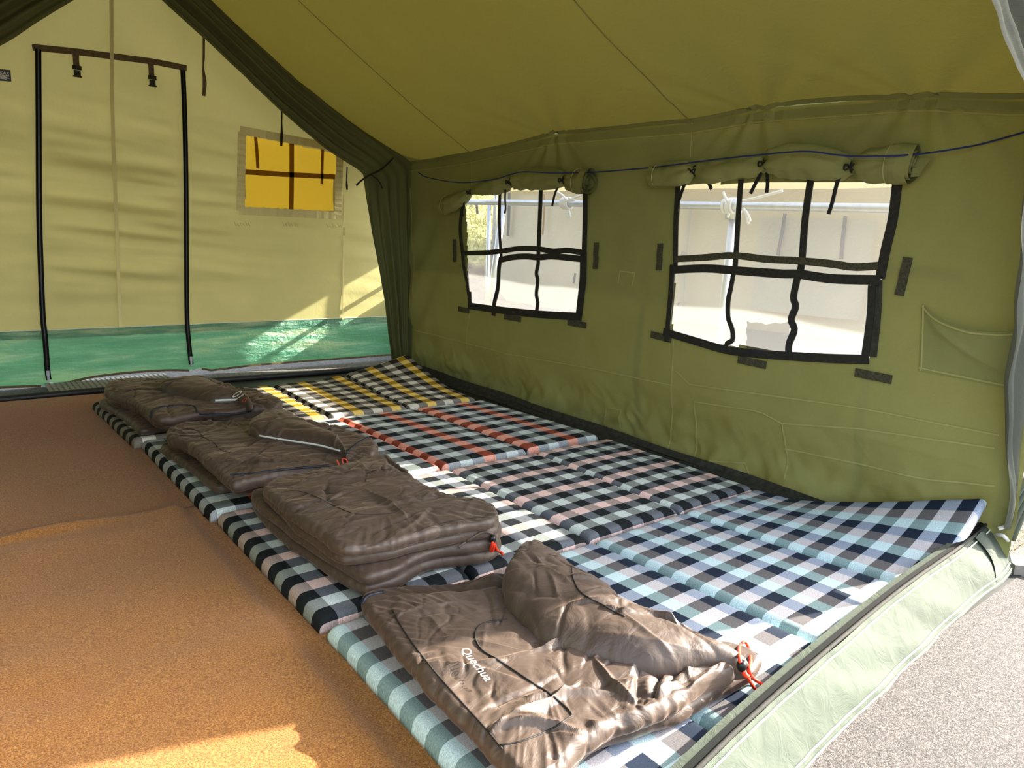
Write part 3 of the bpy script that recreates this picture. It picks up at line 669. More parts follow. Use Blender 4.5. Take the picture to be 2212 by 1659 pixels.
b = MB(); b.tube(spline([(1.69, 4.03, 1.37), (1.72, 3.98, 1.405), (1.80, 3.96, 1.45), (1.88, 3.98, 1.51), (1.93, 4.02, 1.54)], 24), .006, 6)
b.tube(spline([(1.70, 4.02, 1.38), (1.665, 4.0, 1.36), (1.64, 4.0, 1.335)], 8), .006, 6); b.tube(spline([(1.74, 3.975, 1.41), (1.79, 3.97, 1.38), (1.84, 4.0, 1.33)], 8), .004, 6)
b.obj('tie_cord', M['cord'], cu, True)
cl = drape('curtain', [(.24, 2.34), (.038, 2.177), (-.14, 2.03), (-.311, 1.884), (-.6, 1.7), (-1.0, 1.45), (-1.2, 1.36), (-1.3, 1.0), (-1.4, .5), (-1.46, .03)],
           [(.24, 2.66), (-.1, 2.45), (-.4, 2.25), (-.7, 2.05), (-1.0, 1.87), (-1.35, 1.62), (-1.58, 1.5), (-1.62, 1.1), (-1.62, .5), (-1.62, .03)], (-1.15, 1.4), '', M['drape'], YP, seed=71)
tag(cl, 'dark olive curtain edge crossing the upper left corner, hung opposite the tied-back curtain', 'curtain')
# front curtain gathered at the front right corner
fc = drape('curtain', [(.5, 2.12), (.9, 1.92), (1.336, 1.695), (1.501, 1.61), (1.66, 1.535), (1.735, 1.44), (1.80, 1.25), (1.895, 1.03), (1.96, .82), (2.02, .62), (2.10, .38), (2.165, .16)],
           [(.5, 2.52), (.9, 2.28), (1.336, 2.04), (1.6, 1.88), (1.9, 1.72), (2.1, 1.6), (2.2, 1.45), (2.22, 1.05), (2.22, .82), (2.22, .62), (2.23, .40), (2.23, .14)], (2.15, .25),
           '', M['drape_out'], .09, seed=83, amp=.035)
tag(fc, 'grey-green front curtain gathered at the right edge of the opening', 'curtain')

# ------------------------------------------------------------------ carpets
def carpet(x0, x1, y0, y1, z0, label, seed, wavy=None, wrinkle=.006):
    nx, ny = 90, 110; V = []
    X = np.repeat(np.linspace(x0, x1, nx)[:, None], ny, 1); Y = np.repeat(np.linspace(y0, y1, ny)[None, :], nx, 0)
    if wavy: Y = y0+(Y-y0)*(1 + wavy(X)/(y1-y0)*((Y-y0)/(y1-y0)))
    Z = z0 + wrinkle*(p2(X*2.5+Y*.6, Y*5, seed)+.5) + .5*wrinkle*p2(X*6, Y*6, seed+1)
    Z += .022*np.exp(-((Y-(y1+.0) + .03)/.03)**2)*(.6+.4*np.sin(X*9)) if wavy else 0
    Z[:, 0] = Z[:, -1] = z0-.008; Z = Z*(1-sstep(-.075, -.02, X)*.9); V = np.stack([X, Y, np.maximum(Z, .003)], -1).reshape(-1, 3)
    o = mesh_obj('carpet', V, grid_faces(nx, ny), M['carpet']); sm = o.modifiers.new('thick', 'SOLIDIFY'); sm.thickness = .003; sm.offset = 1
    return tag(o, label, 'carpet', None)
carpet(-1.60, .06, 1.95, 4.17, .008, 'brown felt carpet piece lying by the far doorway, under the other piece', 101, None, .003)
carpet(-1.60, .10, .02, 2.075, .022, 'lighter brown felt carpet piece in the foreground with a wavy overlapping edge', 105, lambda x: .016*np.sin(x*11)+.012*np.sin(x*4.3+1), .007)
# scraps of leaf and lint on the carpets
for (x, y) in ((180, 1038), (3, 1186)):
    p = onz(x, y, .02); b = MB(); b.add([p+np.array(q) for q in ((-.012, 0, .002), (0, -.006, .006), (.014, .002, .003), (0, .007, .004))], [(0, 1, 2, 3)]); tag(b.obj('leaf_scrap', M['straw']), 'pale scrap of leaf on the far brown carpet' if y < 1100 else 'pale scrap at the left edge by the carpet join', 'scrap')

# ------------------------------------------------------------------ mattresses
def mattress(px, mat, label, lift=None, gaps=.010, seed=0):
    """px: four top corners (far-left, far-right, near-left, near-right) ; four folding panels"""
    A, B, C_, D = [np.array(q, float) for q in px]
    root = empty('mattress', tuple((A+B+C_+D)[:2]/4)+(0.01,), label, 'mattress', 'folding check mattresses laid side by side')
    L = 2.0; Wd = .95; th = .045
    for k in range(4):
        nu, nv = 26, 46; e = .0045
        def prof(t, n):  # 0..1 with tight rounding at the ends
            return t
        us = np.concatenate([[0, .004, .012, .028, .055], np.linspace(.1, .9, nu-10), [.945, .972, .988, .996, 1]]); vs_ = np.concatenate([[0, .002, .006, .014, .028], np.linspace(.05, .95, nv-10), [.972, .986, .994, .998, 1]])
        top = []; uv = []; bot = []
        for i, u in enumerate(us):
            for j, v_ in enumerate(vs_):
                U = (k*.5 + gaps/2*(k > 0) + u*(.5-gaps*(.5 if k in (0, 3) else 1)))/L
                P = (C_*(1-U)+D*U)*(1-v_)+(A*(1-U)+B*U)*v_
                du = min(u, 1-u)*.5; dv = min(v_, 1-v_)*Wd; r = .024
                hu = 1-max(0, 1-du/r)**2; hv = 1-max(0, 1-dv/r)**2; hcap = math.sqrt(max(0, hu))*math.sqrt(max(0, hv))
                bul = .004*math.sin(u*math.pi)*math.sin(v_*math.pi)
                z = .006 + th*(.28+.72*hcap) + bul; lf = lift(U*L, v_) if lift else 0.
                top.append((P[0], P[1], z+lf)); bot.append((P[0], P[1], .006+lf)); uv.append((U*L + (0 if hu == 1 else 0), v_*Wd))
        n = len(top); V = np.array(top+bot); V[:n, 2] += .0025*p2(V[:n, 0]*9, V[:n, 1]*9, 200+seed)
        wob = .004*p2(V[:, 1]*7, np.full(len(V), seed*3.), 210+seed); V[:, 0] += wob
        V[:, 1] += .004*p2(V[:, 0]*6, np.full(len(V), seed*5.), 220+seed)
        F = grid_faces(len(us), len(vs_)); nu_, nv_ = len(us), len(vs_)
        Fb = [tuple(i+n for i in f[::-1]) for f in F]; rim = [(i*nv_) for i in range(nu_)]+[(nu_-1)*nv_+j for j in range(1, nv_)]+[i*nv_+nv_-1 for i in range(nu_-2, -1, -1)]+[j for j in range(nv_-2, 0, -1)]
        Fs = [(rim[i], rim[(i+1) % len(rim)], rim[(i+1) % len(rim)]+n, rim[i]+n) for i in range(len(rim))]
        uvb = [(q[0]+.0, q[1]) for q in uv]
        # shift the uv of the lower rim so the check runs on down the sides
        UV = np.array(uv+uvb); c = np.array([(k+.5)*.5, Wd/2]); ext = UV[n:]-c; UV[n:] = c + ext*np.array([1+.004/.25, 1+.006/.47])
        mesh_obj('panel', V, F+[f for f in Fb]+[f[::-1] for f in Fs], mat, root, True, uvs=UV)
    return root
def g2(x, y): return onz(x, y, .05)[:2]
def liftM4(u, v): t = np.clip((u-1.25)/.75, 0, 1); s = np.clip((.80-v)/.80, 0, 1); return .215*(t**2.6)*(s**1.15)
def liftM1(u, v): t = np.clip((u-1.25)/.75, 0, 1); s = np.clip((v-.25)/.75, 0, 1); return .135*(t**1.5)*(s**1.5)
mattress([g2(706, 1350), g2(1632, 1054), (.02, .045), (2.165, .137)], M['plaid_blue'], 'blue and grey check mattress nearest the front opening, its right corner curled up', liftM4, seed=4)
mattress([g2(468, 1108), g2(1312, 945), g2(692, 1341), g2(1628, 1051)], M['plaid_pink'], 'black and pink check mattress, second from the front opening', seed=3)
mattress([g2(304, 950), g2(1042, 863), g2(455, 1105), g2(1295, 938)], M['plaid_rust'], 'grey check mattress with rust and salmon stripes', seed=2)
mattress([g2(197, 868), (1.97, 3.82), tuple(g2(292, 955)+np.array([0, .035])), g2(1030, 860)], M['plaid_yellow'], 'yellow and black check mattress at the far doorway, its far corner propped up', liftM1, seed=1)

# ------------------------------------------------------------------ sleeping bags
def crumple(P, seed, amp, sx=1., sy=1., ang=0., sharp=.5):
    """satin shell over padding: broad puffs, a few long soft creases, sparse sharp ones"""
    ca, sa = math.cos(ang), math.sin(ang); Q = np.stack([(P[:, 0]*ca+P[:, 1]*sa)*sx, (-P[:, 0]*sa+P[:, 1]*ca)*sy, P[:, 2]], 1)
    wq = Q + .05*np.stack([pn(Q*5, seed+1), pn(Q*5, seed+2), pn(Q*5, seed+3)], 1)
    broad = pn(wq*4.2, seed)
    def crease(f, sd, wd):
        n = np.abs(pn(wq*f, sd)); gate = sstep(-.05, .35, pn(wq*f*.45, sd+50)); return np.exp(-(n/wd)**2)*gate
    rid = 1-2.2*np.abs(pn(wq*7.5, seed+5)); rid2 = 1-2.2*np.abs(pn(wq*15, seed+6))
    return amp*(.9*broad + .45*(1-sharp)*(np.abs(pn(wq*9, seed+4))*2-.5) - .55*crease(6, seed+7, .07) - .35*crease(12, seed+8, .09) + sharp*(.55*rid*sstep(-.3, .3, pn(wq*3, seed+12)) + .3*rid2*sstep(-.1, .3, pn(wq*4, seed+13))))
def folds(P, segs):
    """crisp tapering cloth folds: (cx, cy, angle, length, width, height, lean) each a ridge (or a valley when height < 0)"""
    h = np.zeros(len(P))
    for cx, cy, an, L, w_, A, ln in segs:
        dx = P[:, 0]-cx; dy = P[:, 1]-cy; k = (abs(dx) < L) & (abs(dy) < L)
        if not k.any(): continue
        u = dx[k]*math.cos(an)+dy[k]*math.sin(an); v_ = -dx[k]*math.sin(an)+dy[k]*math.cos(an)
        v_ = v_ + .10*L*np.sin(u/L*5+cx*40)*.35; tp = np.clip(1-(2*u/L)**2, 0, 1); ww = w_*(.45+.55*tp)
        x = v_/ww; a_ = np.where(x > 0, x*(1+ln), x*(1-ln)); f = np.clip(1-np.abs(a_), 0, 1); h[k] += A*tp*(f*f*(1.6-.6*f))
    return h
def fold_set(seed, n, box, ang, spread, L, w_, A, neg=.35):
    r = np.random.default_rng(seed); o = []
    for _ in range(n):
        l = L[0]+(L[1]-L[0])*r.random(); o.append((box[0]+(box[1]-box[0])*r.random(), box[2]+(box[3]-box[2])*r.random(), ang+r.normal()*spread, l, (w_[0]+(w_[1]-w_[0])*r.random()), (A[0]+(A[1]-A[0])*r.random())*(-1 if r.random() < neg else 1), r.uniform(-.6, .6)))
    return o
def puff(outline, z0, th, seed, amp=.008, nt=260, nr=54, ns=14, ang=0., sx=1., sy=1., tilt=None, edge_tuck=.008, lobes=1, flat=5., zc=None, sharp=.25, segs=()):
    """soft cushion with the given plan outline: top, rolled edge, underside"""
    O = spline(outline, nt, closed=True); c = O.mean(0) if zc is None else np.array(zc)
    V = []
    rs = 1-(1-np.linspace(0.0, 1, nr))**1.6
    rt = .5*th
    dirs = O-c; dl = np.linalg.norm(dirs, axis=1)[:, None]; inner = c + dirs*np.maximum(0, 1-rt*.9/dl)
    wav = 1+.10*pn(np.stack([O[:, 0]*6, O[:, 1]*6, np.full(nt, seed*.37)], 1), seed+20)
    for i in range(nt):
        for r in rs:
            p = c+(inner[i]-c)*r; V.append((p[0], p[1], z0+th*(.93+.07*(1-r**flat)), ))
        n = dirs[i]/dl[i]
        for a in np.linspace(0, math.pi, ns+1)[1:]:
            q = math.sin(a); 
            if lobes == 2: q *= 1-.55*math.exp(-((a-math.pi/2)/.22)**2)
            p = inner[i]+n*rt*.9*q*wav[i]+n*(wav[i]-1)*.12; V.append((p[0], p[1], z0+th*.5*(1+.86*math.cos(a))))
        for r in (.8, .3):
            p = c+(inner[i]-c)*r; V.append((p[0], p[1], z0+.07*th))
    V = np.array(V); m_ = nr+ns+2
    up = np.concatenate([np.ones(nr), np.cos(np.linspace(0, math.pi, ns+1)[1:]), [-.0, -.0]]); up = np.tile(up, nt)
    out = np.concatenate([np.zeros(nr), np.sin(np.linspace(0, math.pi, ns+1)[1:]), [0, 0]]); out = np.tile(out, nt)
    R = np.tile(np.concatenate([rs, np.ones(ns), [.8, .3]]), nt); D = np.repeat(dirs/dl, m_, 0)
    d = crumple(V, seed, amp, sx, sy, ang, sharp); fd = folds(V, segs)
    th_ = np.repeat(np.linspace(0, 2*math.pi, nt, endpoint=False), m_)
    per = np.repeat(np.cumsum(np.concatenate([[0], np.linalg.norm(np.diff(O, axis=0), axis=1)])), m_)
    tuck = np.abs(pn(np.stack([per*26, R*2.0, th_*0], 1), seed+9))*edge_tuck*sstep(.45, 1, R)
    V[:, 2] += (d + fd - tuck)*np.clip(up, 0, 1); V[:, :2] += D*((d*.9 - tuck*1.2)*out)[:, None]
    if tilt is not None: V[:, 2] += tilt(V[:, 0], V[:, 1])
    F = grid_faces(nt, m_, wrap=True)
    F += [tuple(i*m_+m_-1 for i in range(nt-1, -1, -1))]
    return V, F
def rails(A, B, z0, th, seed, amp=.008, nu=120, nv=46, ang=0., sx=1., sy=1., taper=(.35, .35), base=None, skew=0., sharp=.3, segs=()):
    """soft tongue between two rails A and B (plan curves): arched across, closed at both ends"""
    A = spline(A, nu); B = spline(B, nu); V = []; U = np.linspace(0, 1, nu)
    end = np.sqrt(1-np.clip((taper[0]-U)/taper[0], 0, 1)**2.4)*np.sqrt(1-np.clip((U-1+taper[1])/taper[1], 0, 1)**2.4); end = np.maximum(end, .12)
    cs = np.linspace(0, math.pi, nv)
    for i in range(nu):
        for a in cs:
            t = .5*(1-math.cos(a)); h = math.sin(a)**.62; p = A[i]*(1-t)+B[i]*t; z = z0 + (base(p[0], p[1]) if base else 0)
            V.append((p[0], p[1], z+th*end[i]*h*(1+skew*(t-.5))))
    V = np.array(V); n = len(V); d = crumple(V, seed, amp, sx, sy, ang, sharp) + folds(V, segs); w_ = np.tile(np.sin(cs)**.5, nu); V[:, 2] += d*w_
    lo = V.copy(); lo[:, 2] = z0 + .002 + (np.array([base(x, y) for x, y in V[:, :2]]) if base else 0)
    F = grid_faces(nu, nv); Vb = np.vstack([V, lo]); Fb = [tuple(i+n for i in f[::-1]) for f in F]
    return Vb, F+Fb
def px_plan(pts, z): return [tuple(onz(x, y, z)[:2]) for x, y in pts]
def merge(parts):
    V = []; F = []; o = 0
    for v, f in parts: V.append(v); F += [tuple(int(i)+o for i in q) for q in f]; o += len(v)
    return np.vstack(V), F
def bvh(objs):
    V = []; F = []
    for o in objs:
        mw = Matrix.Translation(world_loc(o)); off = len(V); V += [mw @ v.co for v in o.data.vertices]; F += [tuple(i+off for i in p.vertices) for p in o.data.polygons]
    return BVHTree.FromPolygons(V, F)
def settle(P, tree, off=.002, top=.6):
    out = []
    for p in P:
        h = tree.ray_cast(Vector((p[0], p[1], top)), Vector((0, 0, -1)))[0]; out.append((p[0], p[1], (h.z if h else p[2])+off))
    return np.array(out)
def onbody(x, y, tree, off=0.):
    """where the line of sight through this picture point meets a surface (for laying seams and print on it)"""
    d = ray(x, y); d = d/np.linalg.norm(d); h = tree.ray_cast(Vector(CC), Vector(d))
    return (np.array(h[0])-d*off) if h[0] is not None else None
def seam_on(parent, tree, pts, r=.0014, mat='bagseam', name='seam', n=46, off=.0005, nn=5):
    P = [onbody(x, y, tree, off) for x, y in spline(np.array(pts, float), n)]; P = np.array([p for p in P if p is not None]); n = len(P)
    if n < 4: return None
    keep = [0]
    for i in range(1, n):
        if np.linalg.norm(P[i]-P[keep[-1]]) < .08: keep.append(i)
    b = MB(); b.tube(P[keep], r, nn); return b.obj(name, M[mat], parent, True)
def print_on(parent, tree, txt, size, px0, px1, mat, name='lettering', shear=.25, zguess=.16, off=.003, along=None, length=None, flat=False):
    V, F = text_mesh(txt, size, 0, shear); A = onbody(*px0, tree); B = onbody(*px1, tree); A = (onz(*px0, zguess) if A is None else A)[:2]; B = (onz(*px1, zguess) if B is None else B)[:2]; d = (B-A) if along is None else np.array(along, float); L = np.linalg.norm(d); d = d/L; L = length or L; B = B if along is None else A; nrm = np.array([-d[1], d[0]]); c = (A+B)/2
    k = L/(V[:, 0].max()-V[:, 0].min())
    if flat:                                             # small print: laid flat on the cloth where it sits
        dr = ray(*px0); h = tree.ray_cast(Vector(CC), Vector(dr/np.linalg.norm(dr))); n_ = np.array(h[1]); n_ = n_ if n_@dr < 0 else -n_; n_ = n_*.5+np.array([0, 0, .5]); n_ /= np.linalg.norm(n_)
        e1 = np.array([d[0], d[1], 0.]); e1 -= n_*(e1@n_); e1 /= np.linalg.norm(e1); e2 = np.cross(n_, e1); Z = np.array(h[0])+n_*.012+V[:, :1]*k*e1+V[:, 1:2]*k*e2
        return mesh_obj(name, Z, F, M[mat], parent, smooth=False)
    P = c + V[:, :1]*k*d + V[:, 1:2]*k*nrm; Z = settle(np.column_stack([P, np.full(len(P), .1)]), tree, off)
    return mesh_obj(name, Z, F, M[mat], parent, smooth=False)
def toggle_cord(parent, pts, lock, r=.0035):
    b = MB(); b.tube(spline(pts, 60), r, 7); c = b.obj('drawcord', M['redcord'], parent, True)
    b = MB(); b.tube([np.array(lock)+np.array(q) for q in ((0, 0, -.012), (0, 0, -.006), (0, 0, .006), (0, 0, .012))], [.007, .011, .011, .007], 10); b.obj('cord_lock', M['plastic'], parent, True)
MZ = .057
# ---- bag 3: the plump folded stack
up3 = [(566, 1056), (585, 1040), (627, 1029), (706, 1017), (760, 1000), (797, 990), (835, 987), (869, 1012), (923, 1050), (1000, 1082), (1060, 1092), (1078, 1106), (1070, 1126), (1000, 1140), (900, 1160), (830, 1178), (760, 1188), (722, 1180), (680, 1150), (634, 1122), (598, 1088)]
lo3 = [(545, 1082), (556, 1070), (640, 1064), (800, 1046), (860, 1052), (960, 1085), (1050, 1125), (1078, 1150), (1076, 1182), (1040, 1196), (934, 1212), (862, 1248), (800, 1266), (778, 1262), (735, 1238), (670, 1196), (609, 1155), (562, 1106)]
def mk(z, pts): return px_plan(pts, z)
fs3 = fold_set(21, 60, (.02, .95, 1.0, 1.75), math.radians(20), .7, (.10, .36), (.008, .022), (.004, .012), .5)
fs2 = fold_set(22, 60, (0, .9, 1.8, 2.7), math.radians(15), .7, (.10, .36), (.008, .024), (.004, .013), .5)
fs1 = fold_set(23, 50, (-.1, .9, 2.7, 3.4), math.radians(15), .7, (.10, .36), (.009, .026), (.004, .013), .5)
b3 = [puff(mk(.10, lo3), MZ, .050, 301, 0.011, nt=240, nr=34, ang=.1, sy=1.6), puff([tuple(np.array(q)*1+np.array([-.004, .006])) for q in mk(.135, [(x+4, y-18) if y > 1140 else (x, y-12) for x, y in lo3])], MZ+.044, .048, 305, 0.012, nt=260, nr=30, ang=.1, sy=1.6),
      puff(mk(.175, [(x, y+18) if y > 1100 else (x, y+10) for x, y in up3]), MZ+.086, .048, 309, 0.011, nt=260, nr=30, sy=1.6), puff(mk(.215, up3), MZ+.126, .052, 313, .014, segs=fs3, nt=400, nr=90, ang=.15, sy=1.7, edge_tuck=.012)]
root3 = empty('sleeping_bag', tuple(onz(800, 1130, MZ)[:2])+(MZ,), 'brown sleeping bag folded into a plump tidy stack, no hood flap on top', 'sleeping bag', 'brown sleeping bags on the mattresses')
body3 = mesh_obj('shell', *merge(b3), M['bag'], root3); t3 = bvh([body3])
seam_on(root3, t3, [(608, 1064), (640, 1060), (680, 1072), (720, 1092), (760, 1108), (800, 1112), (850, 1108), (868, 1096)])
seam_on(root3, t3, [(790, 1040), (795, 1022), (815, 1015), (840, 1014)]); seam_on(root3, t3, [(895, 1150), (940, 1134), (1000, 1122), (1050, 1116)])
seam_on(root3, t3, [(990, 1182), (1010, 1168), (1040, 1150), (1062, 1152), (1070, 1165)], .005, 'bag', 'gathered_hem')
allp = [o for o in COL.objects if o.name.split('.')[0] == 'panel' and o.parent['label'].startswith('black')]
tb3 = bvh([body3]+allp); o3 = lambda x, y, off=.022: onbody(x, y, tb3, off)
toggle_cord(root3, [o3(*q) for q in ((1062, 1160), (1064, 1172), (1060, 1188), (1064, 1190), (1068, 1176), (1072, 1186), (1080, 1192), (1086, 1197))], o3(1064, 1164, .024), .0048)
# ---- bag 2: folded, with its hood laid over
up2 = [(357, 930), (375, 914), (402, 908), (470, 905), (511, 906), (600, 900), (660, 905), (721, 915), (779, 933), (810, 952), (815, 972), (793, 990), (750, 1001), (700, 1012), (634, 1016), (562, 1030), (510, 1040), (492, 1032), (465, 1010), (431, 980), (388, 950), (364, 944)]
lo2 = [(347, 966), (360, 958), (420, 950), (560, 950), (700, 960), (760, 990), (740, 1010), (600, 1030), (500, 1050), (468, 1054), (447, 1044), (402, 1004), (364, 980)]
b2 = [puff(mk(.09, lo2), MZ, .045, 331, 0.012, nt=220, nr=30, sy=1.5), puff(mk(.14, [(x+5, y+10) if y > 960 else (x+3, y+8) for x, y in up2]), MZ+.038, .05, 335, 0.012, nt=240, nr=30, sy=1.6), puff(mk(.19, up2), MZ+.082, .058, 339, .015, segs=fs2, nt=380, nr=80, ang=.2, sy=1.6, edge_tuck=.012)]
root2 = empty('sleeping_bag', tuple(onz(590, 980, MZ)[:2])+(MZ,), 'folded brown sleeping bag with hood flap laid on top, on the rust check mattress', 'sleeping bag', 'brown sleeping bags on the mattresses')
body2 = mesh_obj('shell', *merge(b2), M['bag'], root2)
hA = px_plan([(536, 928), (542, 905), (580, 886), (616, 882), (652, 904), (690, 925), (725, 938), (746, 962), (749, 978)], .23); hB = px_plan([(538, 934), (552, 940), (580, 945), (610, 950), (650, 956), (685, 962), (714, 968), (738, 976), (749, 982)], .21)
hood2 = mesh_obj('hood', *rails(hA, hB, MZ+.128, .07, 343, .012, segs=fs2, taper=(.25, .4)), M['bag'], root2); t2 = bvh([body2, hood2])
seam_on(hood2, bvh([hood2]), [(560, 941), (590, 946), (640, 954), (690, 962), (735, 974)], .0045, 'lining', 'pale_piping')
seam_on(root2, t2, [(388, 940), (430, 942), (460, 955), (475, 970), (500, 978), (560, 976), (590, 962)]); seam_on(root2, t2, [(398, 925), (425, 930), (440, 945)])
seam_on(root2, t2, [(497, 1026), (540, 1024), (600, 1016), (660, 1010), (712, 1006)], .005, 'bluezip', 'zipper'); seam_on(root2, t2, [(746, 980), (770, 960), (795, 945)], .005, 'bluezip', 'zipper')
for q_, z_ in (((672, 1021), .10), ((650, 1022), .10)):
    p = onz(*q_, z_); b = MB(); b.ribbon([p, p+np.array([.03, .002, .002]), p+np.array([.06, .0, -.002])], (0, -.6, .8), .014, .004); b.obj('pull_loop', M['redcord'], root2)
print_on(root2, t2, '10', .05, (735, 1005), (742, 1004), 'redprint', zguess=.15, along=(1., .1), length=.05, flat=True)
p = onz(712, 1008, .13); b = MB(); b.box(p, (.012, .008, .022)); b.obj('zip_pull', M['steel'], root2)
# ---- bag 1: furthest, folded with hood
up1 = [(226, 854), (236, 842), (258, 833), (300, 829), (350, 828), (430, 826), (500, 842), (560, 858), (610, 876), (606, 890), (560, 894), (482, 904), (431, 908), (365, 920), (330, 914), (308, 893), (272, 876), (240, 868)]
lo1 = [(216, 874), (228, 866), (300, 860), (450, 870), (520, 890), (500, 905), (420, 918), (360, 926), (306, 934), (286, 918), (265, 900), (236, 884)]
b1_ = [puff(mk(.09, lo1), MZ, .045, 361, 0.011, nt=200, nr=26, sy=1.5), puff(mk(.11, [(x+4, y+9) for x, y in up1]), MZ+.038, .045, 365, 0.011, nt=220, nr=26, sy=1.6), puff(mk(.15, up1), MZ+.076, .055, 369, .014, segs=fs1, nt=320, nr=60, sy=1.6, edge_tuck=.012)]
root1 = empty('sleeping_bag', tuple(onz(400, 880, MZ)[:2])+(MZ,), 'furthest folded brown sleeping bag, white 10 printed on its hood', 'sleeping bag', 'brown sleeping bags on the mattresses')
body1 = mesh_obj('shell', *merge(b1_), M['bag'], root1)
hA = px_plan([(347, 836), (356, 825), (388, 817), (417, 813), (448, 815), (472, 830), (500, 844), (530, 850), (556, 870)], .22); hB = px_plan([(349, 842), (370, 850), (400, 856), (430, 862), (460, 868), (490, 867), (518, 868), (545, 878), (557, 878)], .20)
hood1 = mesh_obj('hood', *rails(hA, hB, MZ+.110, .075, 373, .012, segs=fs1, taper=(.25, .3)), M['bag'], root1); t1 = bvh([body1, hood1])
seam_on(hood1, bvh([hood1]), [(470, 869), (490, 868), (515, 867)], .006, 'lining', 'pale_piping'); print_on(hood1, t1, '10', .05, (525, 861), (531, 850), 'white', zguess=.2, shear=0, along=(.15, 1.), length=.06, flat=True)
print_on(hood1, t1, 'o', .04, (536, 873), (541, 870), 'redprint', zguess=.2, shear=0, along=(.15, 1.), length=.03, flat=True)
seam_on(root1, t1, [(330, 906), (335, 890), (360, 882), (420, 880), (432, 896)], .005, 'bluezip', 'zipper'); seam_on(root1, t1, [(435, 898), (500, 899), (548, 892), (556, 880)], .005, 'bluezip', 'zipper')
p = onz(484, 904, .12); b = MB(); b.box(p, (.012, .008, .022)); b.obj('zip_pull', M['steel'], root1)
seam_on(root1, t1, [(250, 850), (300, 845), (350, 842)]); root1.location.y += .04
# ---- bag 4: spread out, sunlit, hood folded across
lo4 = [(782, 1306), (790, 1290), (827, 1279), (900, 1274), (989, 1268), (1060, 1250), (1150, 1255), (1300, 1310), (1450, 1370), (1580, 1400), (1640, 1424), (1620, 1462), (1540, 1506), (1473, 1553), (1400, 1576), (1297, 1606), (1240, 1655), (1205, 1700), (1140, 1712), (1098, 1662), (1025, 1584), (971, 1530), (917, 1472), (863, 1410), (819, 1356), (790, 1325)]
O4 = px_plan([(x, y) for x, y in lo4], .088)
def bag4_tilt(x, y): return .0*x
b4 = [puff(O4, MZ, .055, 391, .010, nt=300, nr=40, sy=1.3), ]
fs4 = (fold_set(11, 70, (.45, 1.0, .08, .45), math.radians(8), .40, (.14, .46), (.010, .028), (.006, .018)) + fold_set(12, 46, (.1, .6, .02, .45), math.radians(-20), .6, (.10, .30), (.012, .03), (.006, .018))
       + fold_set(13, 26, (.05, .5, .4, .8), math.radians(40), .8, (.10, .28), (.008, .02), (.002, .006)))
fs4h = fold_set(14, 60, (.5, 1.0, .18, .55), math.radians(-35), .5, (.10, .32), (.012, .03), (.006, .017)) + fold_set(15, 24, (.3, .7, .4, .95), math.radians(-50), .7, (.12, .3), (.012, .03), (.004, .010))
in4 = px_plan([(790, 1300), (827, 1281), (900, 1276), (989, 1271), (1060, 1262), (1150, 1275), (1300, 1330), (1450, 1392), (1560, 1420), (1590, 1440), (1555, 1455), (1480, 1500), (1420, 1530), (1330, 1562), (1260, 1604), (1200, 1670), (1140, 1690), (1090, 1640), (1025, 1572), (971, 1518), (917, 1460), (863, 1400), (819, 1346)], .16)
b4.append(puff(in4, MZ+.045, .062, 395, .012, nt=560, nr=150, ang=.75, sx=.8, sy=1.7, edge_tuck=.010, flat=3, sharp=.5, segs=fs4))
root4 = empty('sleeping_bag', tuple(onz(1150, 1450, MZ)[:2])+(MZ,), 'loosely spread brown sleeping bag in sunlight at the front, script lettering on it', 'sleeping bag', 'brown sleeping bags on the mattresses')
body4 = mesh_obj('shell', *merge(b4), M['bag'], root4)
hA = px_plan([(1120, 1190), (1134, 1165), (1150, 1155), (1185, 1165), (1242, 1208), (1308, 1252), (1351, 1286), (1423, 1316), (1510, 1352), (1598, 1383), (1628, 1408)], .19); hB = px_plan([(1086, 1240), (1084, 1270), (1095, 1305), (1127, 1340), (1163, 1376), (1224, 1400), (1297, 1420), (1409, 1440), (1528, 1424), (1600, 1424), (1632, 1416)], .17)
hood4 = mesh_obj('hood', *rails(hA, hB, MZ+.060, .105, 399, .012, sharp=.5, segs=fs4h, nu=260, nv=120, taper=(.22, .5), ang=.75, sx=.9, sy=1.6, skew=.15), M['bag'], root4); t4 = bvh([body4, hood4])
# loose flap of the back panel behind the hood, with navy piping
fA = px_plan([(985, 1272), (1010, 1262), (1040, 1246), (1065, 1233), (1095, 1236)], .12); fB = px_plan([(1000, 1290), (1030, 1288), (1060, 1285), (1090, 1285), (1110, 1290)], .15)
flap4 = mesh_obj('back_flap', *rails(fA, fB, MZ+.03, .05, 405, .008, nu=50, nv=20), M['bag'], root4)
seam_on(flap4, bvh([flap4]), [(990, 1270), (1012, 1261), (1040, 1246), (1065, 1234)], .005, 'bluezip', 'piping')
seam_on(root4, t4, [(848, 1318), (862, 1345), (895, 1395), (945, 1458), (998, 1518), (1042, 1566), (1085, 1618)], .0022)
seam_on(root4, t4, [(1095, 1338), (1050, 1345), (1030, 1358), (1026, 1378), (1042, 1405), (1075, 1425), (1110, 1448), (1150, 1475), (1190, 1500), (1225, 1530), (1236, 1545)], .0026)
seam_on(root4, t4, [(1236, 1545), (1190, 1575), (1130, 1600), (1080, 1610)], .002); seam_on(hood4, bvh([hood4]), [(1240, 1212), (1235, 1230), (1240, 1255), (1255, 1280), (1290, 1300), (1330, 1322), (1350, 1332)], .0026)
seam_on(root4, t4, [(783, 1305), (790, 1291), (808, 1283), (830, 1279)], .006, 'bluezip', 'piping')
